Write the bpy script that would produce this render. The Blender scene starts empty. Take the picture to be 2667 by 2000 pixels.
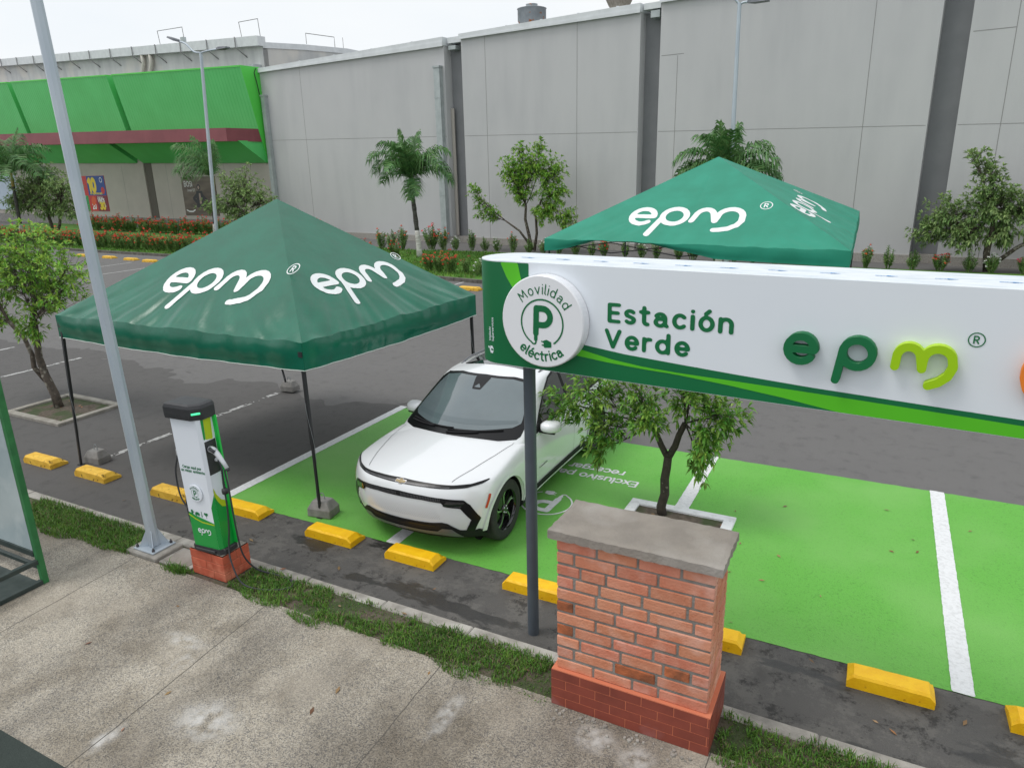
import bpy, math, random
import numpy as np
from mathutils import Vector, Matrix
from mathutils.bvhtree import BVHTree
random.seed(7)
PI=math.pi
sc=bpy.context.scene
col=sc.collection
# ------------------------------------------------------------------ camera
cam_d=bpy.data.cameras.new("camera"); cam=bpy.data.objects.new("camera",cam_d); col.objects.link(cam)
p_,r_,y_=[math.radians(a) for a in (16.95,-1.35,27.65)]
Fw=Vector((-math.sin(y_)*math.cos(p_),math.cos(y_)*math.cos(p_),-math.sin(p_)))
Rt=Vector((math.cos(y_),math.sin(y_),0)); Up=Rt.cross(Fw)
R2=math.cos(r_)*Rt+math.sin(r_)*Up; U2=-math.sin(r_)*Rt+math.cos(r_)*Up
M=Matrix((R2,U2,-Fw)).transposed().to_4x4(); M.translation=Vector((0,0,4.2))
cam.matrix_world=M
cam_d.sensor_width=36; cam_d.lens=1525/2212*36; cam_d.clip_end=2000
sc.camera=cam
# ------------------------------------------------------------------ world + sun (overcast)
SUN_EL,SUN_AZ=math.radians(62),math.radians(215)   # azimuth of the sun measured from +X counter-clockwise
w=bpy.data.worlds.new("World"); sc.world=w; w.use_nodes=True
nt=w.node_tree; bg=nt.nodes['Background']
sky=nt.nodes.new('ShaderNodeTexSky'); sky.sky_type='NISHITA'; sky.sun_disc=False
sky.sun_elevation=SUN_EL; sky.sun_rotation=PI/2-SUN_AZ; sky.dust_density=4
tc=nt.nodes.new('ShaderNodeTexCoord'); cn=nt.nodes.new('ShaderNodeTexNoise'); cn.inputs['Scale'].default_value=1.6; cn.inputs['Detail'].default_value=5
cr=nt.nodes.new('ShaderNodeValToRGB'); cr.color_ramp.elements[0].position=.3; cr.color_ramp.elements[1].position=.7
cr.color_ramp.elements[0].color=(.84,.90,.955,1); cr.color_ramp.elements[1].color=(.99,1.0,1.0,1)
mp=nt.nodes.new('ShaderNodeMapping'); mp.inputs['Scale'].default_value=(1,1,3)
nt.links.new(tc.outputs['Generated'],mp.inputs['Vector']); nt.links.new(mp.outputs[0],cn.inputs['Vector']); nt.links.new(cn.outputs['Fac'],cr.inputs['Fac'])
sc_=nt.nodes.new('ShaderNodeVectorMath'); sc_.operation='SCALE'; sc_.inputs['Scale'].default_value=10.2
nt.links.new(cr.outputs['Color'],sc_.inputs[0])
mx=nt.nodes.new('ShaderNodeMix'); mx.data_type='RGBA'; mx.inputs[0].default_value=.9
nt.links.new(sky.outputs[0],mx.inputs[6]); nt.links.new(sc_.outputs[0],mx.inputs[7]); nt.links.new(mx.outputs[2],bg.inputs['Color'])
bg.inputs['Strength'].default_value=.1
sd=bpy.data.lights.new("sun",'SUN'); sd.energy=1.2; sd.angle=math.radians(22); sd.color=(1,.97,.93)
so=bpy.data.objects.new("sun",sd); col.objects.link(so)
dv=Vector((math.cos(SUN_AZ)*math.cos(SUN_EL),math.sin(SUN_AZ)*math.cos(SUN_EL),math.sin(SUN_EL)))
so.rotation_euler=dv.to_track_quat('Z','Y').to_euler(); so.location=dv*60
vs=sc.view_settings; vs.view_transform='Standard'; vs.look='None'; vs.exposure=.08; vs.gamma=1
sc.render.resolution_x=1024; sc.render.resolution_y=767
sc.render.engine='CYCLES'; sc.cycles.max_bounces=6; sc.cycles.transparent_max_bounces=8

# ------------------------------------------------------------------ materials
def srgb(*c):
    return tuple(((x/255)/12.92 if x<=10 else (((x/255)+.055)/1.055)**2.4) for x in c)
MATS={}
def mat(name,c,rough=.6,metal=0,c2=None,ns=8,nd=4,bump=0,bs=60,bd=.01,coat=0,spec=.5,isl=0,trans=0,emit=None,ramp=(.35,.65),stretch=(1,1,1),c3=None,ns3=1.5,r3=(.5,.6),pos=False,rough2=None,isle=0,sub=0):
    """procedural material: base colour mixed by noise c->c2, then c3 by a larger noise; isl = per-island brightness jitter"""
    if name in MATS: return MATS[name]
    m=bpy.data.materials.new(name); m.use_nodes=True; n=m.node_tree.nodes; l=m.node_tree.links
    b=n['Principled BSDF']; b.inputs['Roughness'].default_value=rough; b.inputs['Metallic'].default_value=metal
    b.inputs['Specular IOR Level'].default_value=spec; b.inputs['Coat Weight'].default_value=coat; b.inputs['Coat Roughness'].default_value=.03
    def co(scl):
        if pos: t=n.new('ShaderNodeNewGeometry').outputs['Position']
        else: t=n.new('ShaderNodeTexCoord').outputs['Object']
        q=n.new('ShaderNodeMapping'); q.inputs['Scale'].default_value=scl; l.new(t,q.inputs[0]); return q.outputs[0]
    out=None
    rgb=n.new('ShaderNodeRGB'); rgb.outputs[0].default_value=(*c,1); out=rgb.outputs[0]
    def mixc(a,f,cc):
        x=n.new('ShaderNodeMix'); x.data_type='RGBA'; l.new(f,x.inputs[0]); l.new(a,x.inputs[6]); x.inputs[7].default_value=(*cc,1); return x.outputs[2]
    def noisef(s,d,rp,st=(1,1,1)):
        t=n.new('ShaderNodeTexNoise'); t.inputs['Scale'].default_value=s; t.inputs['Detail'].default_value=d; l.new(co(st),t.inputs['Vector'])
        r=n.new('ShaderNodeMapRange'); r.inputs[1].default_value=rp[0]; r.inputs[2].default_value=rp[1]; l.new(t.outputs[0],r.inputs[0]); return r.outputs[0]
    if c2: out=mixc(out,noisef(ns,nd,ramp,stretch),c2)
    if c3:
        f3=noisef(ns3,5,r3); out=mixc(out,f3,c3)
        if rough2 is not None:
            mr=n.new('ShaderNodeMapRange'); mr.inputs[3].default_value=rough; mr.inputs[4].default_value=rough2; l.new(f3,mr.inputs[0]); l.new(mr.outputs[0],b.inputs['Roughness'])
    if isl:
        g=n.new('ShaderNodeNewGeometry'); h=n.new('ShaderNodeHueSaturation'); l.new(out,h.inputs['Color'])
        mr=n.new('ShaderNodeMapRange'); mr.inputs[3].default_value=1-isl; mr.inputs[4].default_value=1+isl; l.new(g.outputs['Random Per Island'],mr.inputs[0]); l.new(mr.outputs[0],h.inputs['Value'])
        if isle:
            m2=n.new('ShaderNodeMath'); m2.operation='MULTIPLY'; m2.inputs[1].default_value=7.31; l.new(g.outputs['Random Per Island'],m2.inputs[0])
            m3=n.new('ShaderNodeMath'); m3.operation='FRACT'; l.new(m2.outputs[0],m3.inputs[0])
            mr2=n.new('ShaderNodeMapRange'); mr2.inputs[3].default_value=.5-isle; mr2.inputs[4].default_value=.5+isle; l.new(m3.outputs[0],mr2.inputs[0]); l.new(mr2.outputs[0],h.inputs['Hue'])
        out=h.outputs[0]
    l.new(out,b.inputs['Base Color'])
    if bump:
        t=n.new('ShaderNodeTexNoise'); t.inputs['Scale'].default_value=bs; t.inputs['Detail'].default_value=3; l.new(co((1,1,1)),t.inputs['Vector'])
        bm=n.new('ShaderNodeBump'); bm.inputs['Strength'].default_value=bump; bm.inputs['Distance'].default_value=bd; l.new(t.outputs[0],bm.inputs['Height']); l.new(bm.outputs[0],b.inputs['Normal'])
    if emit: b.inputs['Emission Color'].default_value=(*emit,1); b.inputs['Emission Strength'].default_value=1.0
    if trans:
        tr=n.new('ShaderNodeBsdfTranslucent'); l.new(out,tr.inputs['Color']); ms=n.new('ShaderNodeMixShader'); ms.inputs[0].default_value=trans
        l.new(b.outputs[0],ms.inputs[1]); l.new(tr.outputs[0],ms.inputs[2]); l.new(ms.outputs[0],n['Material Output'].inputs['Surface'])
    MATS[name]=m; return m

def ground_mat(name,base,spk,patch,wet=None,blot=None):
    """three-scale mineral surface"""
    m=bpy.data.materials.new(name); m.use_nodes=True; n=m.node_tree.nodes; l=m.node_tree.links; b=n['Principled BSDF']
    g=n.new('ShaderNodeNewGeometry')
    def ns(s,d,a,bb,rough=.5,st=None):
        t=n.new('ShaderNodeTexNoise'); t.inputs['Scale'].default_value=s; t.inputs['Detail'].default_value=d; t.inputs['Roughness'].default_value=rough
        src=g.outputs['Position']
        if st:
            q=n.new('ShaderNodeMapping'); q.inputs['Scale'].default_value=st; l.new(src,q.inputs[0]); src=q.outputs[0]
        l.new(src,t.inputs['Vector'])
        r=n.new('ShaderNodeMapRange'); r.inputs[1].default_value=a; r.inputs[2].default_value=bb; l.new(t.outputs[0],r.inputs[0]); return r.outputs[0]
    def mx(a,f,c,blend='MIX',k=None):
        x=n.new('ShaderNodeMix'); x.data_type='RGBA'; x.blend_type=blend
        if k is not None:
            mm=n.new('ShaderNodeMath'); mm.operation='MULTIPLY'; mm.inputs[1].default_value=k; l.new(f,mm.inputs[0]); f=mm.outputs[0]
        l.new(f,x.inputs[0])
        if isinstance(a,tuple): x.inputs[6].default_value=(*a,1)
        else: l.new(a,x.inputs[6])
        x.inputs[7].default_value=(*c,1); return x.outputs[2]
    o=mx(base,ns(260,2,.35,.65),spk)
    o=mx(o,ns(55,3,.45,.7),patch,k=.35)
    o=mx(o,ns(.9,6,.42,.62,.6),patch,k=.55)
    o=mx(o,ns(4.5,6,.52,.7,.65),tuple(x*.6 for x in base),k=.38)
    b.inputs['Roughness'].default_value=.85
    if blot: o=mx(o,ns(1.9,12,.50,.56,.78),blot,k=.75); o=mx(o,ns(3.7,12,.54,.60,.8),tuple(x*.45 for x in base),k=.8)
    if wet:
        f=ns(wet[0],6,wet[1],wet[1]+.03,.6,(.35,1,1)); o=mx(o,f,tuple(x*.42 for x in base),k=.8)
        mr=n.new('ShaderNodeMapRange'); mr.inputs[3].default_value=.85; mr.inputs[4].default_value=.35; l.new(f,mr.inputs[0]); l.new(mr.outputs[0],b.inputs['Roughness'])
    l.new(o,b.inputs['Base Color'])
    t=n.new('ShaderNodeTexNoise'); t.inputs['Scale'].default_value=150; t.inputs['Detail'].default_value=3; l.new(g.outputs['Position'],t.inputs['Vector'])
    bm=n.new('ShaderNodeBump'); bm.inputs['Strength'].default_value=.6; bm.inputs['Distance'].default_value=.006; l.new(t.outputs[0],bm.inputs['Height']); l.new(bm.outputs[0],b.inputs['Normal'])
    return m
# ------------------------------------------------------------------ mesh builder
class MB:
    def __init__(s): s.v=[];s.f=[];s.m=[];s.s=[]
    def add(s,vs,fs,mi=0,sm=False):
        o=len(s.v); s.v+= [tuple(v) for v in vs]; s.f+=[tuple(i+o for i in f) for f in fs]; s.m+=[mi]*len(fs); s.s+=[sm]*len(fs); return s
    def box(s,x0,x1,y0,y1,z0,z1,mi=0,bev=0,rot=None,piv=(0,0,0)):
        if bev:
            b=bev;vs=[]
            # chamfered box: 24 verts
            idx={}
            for ax in range(3):
                for sx in (0,1):
                    for sy in (0,1):
                        for sz in (0,1):
                            p=[(x0,x1)[sx],(y0,y1)[sy],(z0,z1)[sz]]
                            for k in range(3):
                                if k!=ax: p[k]+= b if (sx,sy,sz)[k]==0 else -b
                            idx[(ax,sx,sy,sz)]=len(vs); vs.append(p)
            fs=[]
            C=[(0,0),(1,0),(1,1),(0,1)]
            for ax in range(3):
                for sd_ in (0,1):
                    q=[]
                    for a,bb in C:
                        t=[0,0,0]; t[ax]=sd_; t[(ax+1)%3]=a; t[(ax+2)%3]=bb; q.append(idx[(ax,*t)])
                    fs.append(q if sd_ else q[::-1])
            for ax in range(3):  # edges along ax
                for a in (0,1):
                    for bb in (0,1):
                        t0=[0,0,0];t0[(ax+1)%3]=a;t0[(ax+2)%3]=bb;t1=t0[:];t1[ax]=1
                        A_=(ax+1)%3;B_=(ax+2)%3
                        q=[idx[(A_,*t0)],idx[(A_,*t1)],idx[(B_,*t1)],idx[(B_,*t0)]]
                        if (a+bb)%2==1: q=q[::-1]
                        fs.append(q[::-1] if True else q)
            for sx in (0,1):
                for sy in (0,1):
                    for sz in (0,1):
                        q=[idx[(0,sx,sy,sz)],idx[(1,sx,sy,sz)],idx[(2,sx,sy,sz)]]
                        fs.append(q if (sx+sy+sz)%2==1 else q[::-1])
        else:
            vs=[(x,y,z) for z in (z0,z1) for y in (y0,y1) for x in (x0,x1)]
            fs=[(0,2,3,1),(4,5,7,6),(0,1,5,4),(2,6,7,3),(0,4,6,2),(1,3,7,5)]
        if rot is not None:
            P=Vector(piv); vs=[tuple(rot@(Vector(v)-P)+P) for v in vs]
        return s.add(vs,fs,mi)
    def tube(s,pts,r,n=8,mi=0,cap=True,sm=True,flat=1):
        pts=[Vector(p) for p in pts]; rs=r if isinstance(r,(list,tuple)) else [r]*len(pts)
        vs=[];fs=[]
        t=(pts[1]-pts[0]).normalized(); a=Vector((0,0,1)) if abs(t.z)<.9 else Vector((1,0,0))
        u=t.cross(a).normalized()
        for i,p in enumerate(pts):
            if i==0: tt=pts[1]-pts[0]
            elif i==len(pts)-1: tt=pts[-1]-pts[-2]
            else: tt=pts[i+1]-pts[i-1]
            tt.normalize(); u=(u-tt*u.dot(tt)).normalized(); w_=tt.cross(u)
            for k in range(n):
                a=2*PI*k/n; vs.append(p+(u*math.cos(a)+w_*math.sin(a)*flat)*rs[i])
        for i in range(len(pts)-1):
            for k in range(n):
                k2=(k+1)%n; fs.append((i*n+k,i*n+k2,(i+1)*n+k2,(i+1)*n+k))
        s.add(vs,fs,mi,sm)
        if cap:
            o=len(s.v)-len(vs); s.f+=[tuple(o+k for k in range(n))[::-1],tuple(o+(len(pts)-1)*n+k for k in range(n))]; s.m+=[mi]*2; s.s+=[False]*2
        return s
    def lathe(s,prof,c=(0,0,0),n=24,mi=0,axis='z',sm=True):
        vs=[];fs=[]
        for r,z in prof:
            for k in range(n):
                a=2*PI*k/n; x,y=r*math.cos(a),r*math.sin(a)
                v={'z':(x,y,z),'x':(z,x,y),'y':(y,z,x)}[axis]; vs.append((v[0]+c[0],v[1]+c[1],v[2]+c[2]))
        for i in range(len(prof)-1):
            for k in range(n):
                k2=(k+1)%n; fs.append((i*n+k,i*n+k2,(i+1)*n+k2,(i+1)*n+k))
        return s.add(vs,fs,mi,sm)
    def quad(s,a,b,c,d,mi=0): return s.add([a,b,c,d],[(0,1,2,3)],mi)
    def build(s,name,mats,parent=None,loc=None):
        me=bpy.data.meshes.new(name); me.from_pydata(s.v,[],s.f)
        if not isinstance(mats,(list,tuple)): mats=[mats]
        for m in mats: me.materials.append(m)
        me.polygons.foreach_set('material_index',s.m); me.polygons.foreach_set('use_smooth',s.s); me.update()
        o=bpy.data.objects.new(name,me); col.objects.link(o)
        if parent: o.parent=parent
        if loc: o.location=loc
        return o
def tag(o,label,cat=None,group=None):
    o['label']=label
    if cat: o['category']=cat
    if group: o['group']=group
    return o
def struct(o,kind='structure'): o['kind']=kind; return o
def thing(name,loc,label,cat,group=None,rz=0):
    o=bpy.data.objects.new(name,None); col.objects.link(o); o.location=loc; o.rotation_euler=(0,0,rz); o.empty_display_size=.1
    return tag(o,label,cat,group)
def copy_tree(o,parent=None):
    c=o.copy(); col.objects.link(c); c.parent=parent
    for ch in o.children: copy_tree(ch,c)
    return c
# ------------------------------------------------------------------ 2D shapes: distance field -> clean mesh
def sd_strokes(strokes,r):
    segs=[]
    for st in strokes:
        for a,b in zip(st[:-1],st[1:]): segs.append((*a,*b))
        if len(st)==1: segs.append((*st[0],*st[0]))
    S=np.array(segs,float)
    def f(X,Y):
        D=np.full(X.shape,1e9)
        for x0,y0,x1,y1 in S:
            dx,dy=x1-x0,y1-y0; L=dx*dx+dy*dy
            t=np.clip(((X-x0)*dx+(Y-y0)*dy)/L,0,1) if L>0 else 0
            D=np.minimum(D,np.hypot(X-x0-t*dx,Y-y0-t*dy))
        return D-r
    f.bb=(min(S[:,0].min(),S[:,2].min())-r,max(S[:,0].max(),S[:,2].max())+r,min(S[:,1].min(),S[:,3].min())-r,max(S[:,1].max(),S[:,3].max())+r)
    return f
def sd_poly(pts,rad=0):
    P=np.array(pts,float)
    def f(X,Y):
        D=np.full(X.shape,1e9); ins=np.zeros(X.shape,bool)
        for (x0,y0),(x1,y1) in zip(P,np.roll(P,-1,0)):
            dx,dy=x1-x0,y1-y0; L=dx*dx+dy*dy
            if L==0: continue
            t=np.clip(((X-x0)*dx+(Y-y0)*dy)/L,0,1); D=np.minimum(D,np.hypot(X-x0-t*dx,Y-y0-t*dy))
            c=(y0>Y)!=(y1>Y)
            with np.errstate(divide='ignore',invalid='ignore'):
                xi=x0+(Y-y0)*(dx/(dy if dy else 1e-12))
            ins^= c&(X<xi)
        return np.where(ins,-D,D)-rad
    f.bb=(P[:,0].min()-rad,P[:,0].max()+rad,P[:,1].min()-rad,P[:,1].max()+rad)
    return f
def comb(op,*fs):
    def f(X,Y):
        r=fs[0](X,Y)
        for g in fs[1:]: r=np.minimum(r,g(X,Y)) if op=='u' else (np.maximum(r,g(X,Y)) if op=='i' else np.maximum(r,-g(X,Y)))
        return r
    if op=='u': b=[g.bb for g in fs]; f.bb=(min(x[0] for x in b),max(x[1] for x in b),min(x[2] for x in b),max(x[3] for x in b))
    else: f.bb=fs[0].bb
    return f
def mesh2d(f,cell):
    x0,x1,y0,y1=f.bb; x0-=cell*1.3;y0-=cell*1.3;x1+=cell*1.3;y1+=cell*1.3
    xs=np.arange(x0,x1+cell,cell); ys=np.arange(y0,y1+cell,cell)
    X,Y=np.meshgrid(xs,ys,indexing='ij'); D=f(X,Y); D=np.where(np.abs(D)<cell*.02,-cell*.02,D)
    V=[];K={};Fs=[]
    def cv(i,j):
        k=(i,j)
        if k not in K: K[k]=len(V);V.append((xs[i],ys[j]))
        return K[k]
    def ev(a,b):
        if a>b: a,b=b,a
        k=(a,b)
        if k not in K:
            da,db=D[a],D[b]; t=da/(da-db); K[k]=len(V)
            V.append((xs[a[0]]+t*(xs[b[0]]-xs[a[0]]),ys[a[1]]+t*(ys[b[1]]-ys[a[1]])))
        return K[k]
    ins=D<0
    anyc=ins[:-1,:-1]|ins[1:,:-1]|ins[:-1,1:]|ins[1:,1:]
    for i,j in zip(*np.nonzero(anyc)):
        i=int(i);j=int(j); cs=[(i,j),(i+1,j),(i+1,j+1),(i,j+1)]; p=[]
        for a in range(4):
            A_,B_=cs[a],cs[(a+1)%4]
            if ins[A_]: p.append(cv(*A_))
            if ins[A_]!=ins[B_]: p.append(ev(A_,B_))
        if len(p)>2: Fs.append(tuple(p))
    return V,Fs
def shape(mb,VF,fn,depth=0,nrm=None,mi=0,mside=None,sm=False):
    """place a 2D mesh by fn(x,y)->3D; with depth: front face pushed by nrm*depth and side walls added"""
    V,Fs=VF; P=[Vector(fn(x,y)) for x,y in V]
    if not depth: mb.add(P,Fs,mi,sm); return
    n_=Vector(nrm) if nrm is not None else None
    top=[p+n_*depth for p in P]; n=len(P); cnt={}
    for f in Fs:
        for a,b in zip(f,f[1:]+f[:1]): cnt[(a,b)]=1
    side=[(a,b,b+n,a+n) for (a,b) in cnt if (b,a) not in cnt]
    mb.add(P+top,[tuple(i+n for i in f) for f in Fs],mi,sm)
    o=len(mb.v)-2*n; ms=mi if mside is None else mside
    mb.f+=[tuple(i+o for i in q) for q in side]; mb.m+=[ms]*len(side); mb.s+=[True]*len(side)
# ------------------------------------------------------------------ rounded stroke lettering
def arc(cx,cy,rx,ry,a0,a1,n=None):
    n=n or max(3,int(abs(a1-a0)/18)); return [(cx+rx*math.cos(math.radians(a0+(a1-a0)*i/n)),cy+ry*math.sin(math.radians(a0+(a1-a0)*i/n))) for i in range(n+1)]
def O(cx,cy,rx,ry): return arc(cx,cy,rx,ry,0,360,20)
GL={
'a':(.44,[arc(.19,.31,.17,.17,150,0)+[(.36,.06),(.42,.0)],[(.36,.28),(.2,.28)]+arc(.17,.14,.15,.14,90,270)+[(.24,.0),(.36,.1)]]),
'b':(.45,[[(.02,.74),(.02,0)],O(.22,.24,.2,.24)]),'c':(.40,[arc(.22,.25,.2,.25,45,315)]),
'd':(.46,[[(.40,.74),(.40,0)],O(.2,.24,.2,.24)]),'e':(.44,[[(.03,.25),(.41,.25)]+arc(.22,.25,.2,.25,0,315)]),
'g':(.45,[O(.2,.27,.19,.22),[(.39,.5),(.39,0)]+arc(.2,-.02,.19,.18,0,-150)]),
'i':(.06,[[(.03,0),(.03,.5)],[(.03,.7)]]),'j':(.14,[[(.1,.5),(.1,-.1)]+arc(0,-.1,.1,.1,0,-90),[(.1,.7)]]),
'l':(.10,[[(.03,.74),(.03,.07)]+arc(.1,.07,.07,.07,180,270)]),
'm':(.70,[[(.02,0),(.02,.5)],[(.02,.3)]+arc(.18,.33,.16,.17,180,0)+[(.34,0)],[(.34,.3)]+arc(.5,.33,.16,.17,180,0)+[(.66,0)]]),
'n':(.42,[[(.02,0),(.02,.5)],[(.02,.3)]+arc(.2,.31,.18,.19,180,0)+[(.38,0)]]),
'o':(.44,[O(.22,.25,.2,.25)]),'p':(.45,[[(.02,.5),(.02,-.22)],O(.22,.25,.2,.25)]),'q':(.45,[[(.4,.5),(.4,-.22)],O(.2,.25,.2,.25)]),
'r':(.28,[[(.02,0),(.02,.5)],[(.02,.3)]+arc(.2,.3,.18,.19,180,75)]),
's':(.36,[arc(.18,.37,.15,.13,35,180)+arc(.18,.24,.15,.0,180,180,1)[:0]+[(.06,.3),(.18,.255),(.3,.2)]+arc(.18,.13,.15,.13,20,-145)]),
't':(.30,[[(.12,.68),(.12,.12)]+arc(.22,.12,.1,.12,180,290),[(.0,.5),(.27,.5)]]),
'u':(.42,[[(.02,.5)]+arc(.2,.19,.18,.19,180,360)+[(.38,.5)],[(.38,.5),(.38,0)]]),'v':(.40,[[(.0,.5),(.19,.0),(.38,.5)]]),'x':(.38,[[(.0,.5),(.36,0)],[(.36,.5),(.0,0)]]),
'E':(.40,[[(.38,.7),(.02,.7),(.02,0),(.38,0)],[(.02,.36),(.34,.36)]]),'V':(.54,[[(0,.7),(.25,0),(.5,.7)]]),
'M':(.64,[[(0,0),(.06,.7),(.3,.22),(.54,.7),(.6,0)]]),'P':(.46,[[(.02,0),(.02,.7),(.22,.7)]+arc(.22,.5,.2,.2,90,-90)+[(.02,.3)]]),
'C':(.54,[arc(.3,.35,.29,.35,45,315)]),'S':(.44,[arc(.22,.52,.19,.18,30,180)+[(.08,.42),(.22,.36),(.36,.28)]+arc(.22,.18,.2,.18,20,-150)]),
'R':(.46,[[(.02,0),(.02,.7),(.22,.7)]+arc(.22,.52,.18,.18,90,-90)+[(.02,.34)],[(.2,.34),(.42,0)]]),
'B':(.46,[[(.02,0),(.02,.7),(.22,.7)]+arc(.22,.535,.16,.165,90,-90)+[(.02,.37),(.24,.37)]+arc(.24,.185,.18,.185,90,-90)+[(.02,0)]]),
'O':(.60,[O(.29,.35,.28,.35)]),'I':(.06,[[(.03,0),(.03,.7)]]),'N':(.52,[[(.02,0),(.02,.7),(.48,0),(.48,.7)]]),
'A':(.52,[[(0,0),(.25,.7),(.5,0)],[(.1,.25),(.4,.25)]]),'L':(.38,[[(.02,.7),(.02,0),(.36,0)]]),
'0':(.46,[O(.22,.35,.2,.35)]),'1':(.24,[[(.0,.56),(.16,.7),(.16,0)]]),'2':(.44,[arc(.2,.5,.18,.2,160,-30)+[(.02,0),(.4,0)]]),
'3':(.44,[arc(.2,.52,.17,.18,150,-90)+arc(.2,.17,.2,.17,90,-150)]),'7':(.4,[[(0,.7),(.38,.7),(.12,0)]]),'%':(.6,[O(.12,.55,.1,.14),O(.46,.14,.1,.14),[(.46,.7),(.12,0)]]),' ':(.22,[]),
}
ACC={'é':('e',[[(.18,.64),(.28,.74)]]),'ó':('o',[[(.19,.64),(.30,.76)]]),'í':('i',[[(.02,.64),(.10,.74)]])}
GC={}
def glyph(ch,wt):
    k=(ch,wt)
    if k not in GC:
        ex=[]
        b=ch
        if ch in ACC: b,ex=ACC[ch]
        adv,st=GL[b]; st=list(st)
        if ch=='í': st=st[:1]
        st=st+ex
        GC[k]=(adv,mesh2d(sd_strokes(st,wt/2),wt/3.2) if st else ([],[]))
    return GC[k]
def text_w(t,wt,sp): return sum(glyph(c,wt)[0]+sp for c in t)-sp
def text(mb,t,fn,size,wt=.11,sp=.12,mi=0,depth=0,nrm=None,center=False,slant=0):
    """fn maps text plane (x,y) metres to 3D"""
    x=-text_w(t,wt,sp)*size/2 if center else 0
    for ch in t:
        adv,vf=glyph(ch,wt)
        if vf[1]: shape(mb,vf,lambda a,b,x=x: fn(x+(a+slant*b)*size,b*size),depth,nrm,mi)
        x+=(adv+sp)*size
def arc_text(mb,t,fn,R,a_mid,size,wt=.09,sp=.12,mi=0,top=True):
    W=text_w(t,wt,sp)*size; x=-W/2
    for ch in t:
        adv,vf=glyph(ch,wt); xm=x+adv*size/2
        a=a_mid-xm/R if top else a_mid+xm/R
        ca,sa=math.cos(a),math.sin(a)
        if top: ox,oy,ex,ey=R*ca,R*sa,(sa,-ca),(ca,sa)
        else: ox,oy,ex,ey=R*ca,R*sa,(-sa,ca),(-ca,-sa)
        def g(px,py,ox=ox,oy=oy,ex=ex,ey=ey,adv=adv):
            u=(px-adv/2)*size; v=py*size
            return fn(ox+ex[0]*u+ey[0]*v,oy+ex[1]*u+ey[1]*v)
        if vf[1]: shape(mb,vf,g,0,None,mi)
        x+=(adv+sp)*size
# company wordmark drawn as strokes, in units where the e is 0.2 high (origin at the e's centre)
LOGO_E=[[(-.079,-.002),(.079,-.002)]+arc(0,0,.079,.079,0,318)]
LOGO_P=[O(.32,.005,.082,.082),[(.238,.0),(.215,-.17)]]
LOGO_M=[[(.525,-.045)]+arc(.59,.01,.062,.068,185,20)+[(.663,-.045)],[(.663,-.045),(.665,.0)]+arc(.738,.01,.072,.07,165,20)+[(.815,-.02),(.795,-.075),(.755,-.115),(.705,-.14)]]
def rot2(st,a,cx=0,cy=0): return st
SKL=.0
def logo_sd(wt,sl=0):
    sk=lambda S:[[(x+sl*y,y) for x,y in s] for s in S]
    return [sd_strokes(sk(S),wt/2) for S in (LOGO_E,LOGO_P,LOGO_M)]
TE=[[(-.074,.0),(.078,.0)]+arc(0,0,.078,.078,0,312)]
TP=[O(.218,.008,.080,.078),[(.140,-.01),(.088,-.185)]]
TM=[[(.343,-.035)]+arc(.415,.008,.060,.074,175,15)+[(.492,-.035)],[(.492,-.035),(.50,.0)]+arc(.578,.010,.078,.078,160,10)+[(.658,-.03),(.635,-.075),(.595,-.105),(.51,-.125)]]
LOGO_THIN=[mesh2d(sd_strokes(S,.0205),.0062) for S in (TE,TP,TM)]
LOGO_FAT=[mesh2d(f,.007) for f in logo_sd(.047,.0)]
REG_RING=mesh2d(sd_strokes([O(0,0,.036,.036)],.0028),.003)
def reg_mark(mb,fn,k=1,mi=0,small=.036):
    shape(mb,REG_RING,lambda a,b:fn(a*k,b*k),0,None,mi)
    text(mb,'R',lambda a,b:fn(a-.012*k,b-.018*k),.052*k,.13,.1,mi)
# movement symbol: P inside a cable ring ending in a plug (radius 1 = ring)
SYM=[sd_strokes([arc(0,0,1,1,-55,-55+288,40)],.035),
 sd_strokes([[(-.30,-.45),(-.26,.62),(.02,.62)]+arc(.05,.27,.35,.35,90,-90)+[(-.26,-.08)]],.135),
 sd_strokes([[(-.30,-.45),(-.31,-.72)]],.085),
 sd_strokes([[(-.31,-.8)]+arc(-.40,-.84,.10,.09,10,-120)+[(-.56,-.82)]],.035),
 sd_poly([(.12,-1.02),(.42,-.98),(.42,-.80),(.22,-.72),(.10,-.76)],.03),sd_strokes([[(.10,-.80),(-.02,-.78)],[(.12,-.95),(0,-.94)]],.03)]
SYMM=mesh2d(comb('u',*SYM),.035)
# ================================================================== SETTING
def wob(x,y,k=1): return (np.sin(23*x+3*y)*np.sin(31*y-5*x)+.6*np.sin(67*x)*np.sin(71*y+9*x)+.5*np.sin(141*x+2)*np.sin(133*y))*k
def pn(x,y,s,seed=0):
    """cheap value noise (numpy)"""
    X=x*s+seed*17.3; Y=y*s+seed*9.1; i=np.floor(X);j=np.floor(Y);fx=X-i;fy=Y-j
    h=lambda a,b: np.modf(np.abs(np.sin(a*127.1+b*311.7+seed)*43758.5453))[0]
    fx=fx*fx*(3-2*fx);fy=fy*fy*(3-2*fy)
    return (h(i,j)*(1-fx)+h(i+1,j)*fx)*(1-fy)+(h(i,j+1)*(1-fx)+h(i+1,j+1)*fx)*fy
m_asph=ground_mat('asphalt',(.105,.102,.10),(.19,.183,.178),(.135,.131,.128),wet=(.55,.655))
m_asph2=ground_mat('asphalt_dark',(.066,.063,.061),(.13,.124,.12),(.092,.088,.085),wet=(.8,.70))
m_asph3=ground_mat('asphalt_damp',(.052,.050,.048),(.13,.125,.118),(.10,.094,.088),wet=(2.2,.56),blot=(.135,.128,.118))
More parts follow.
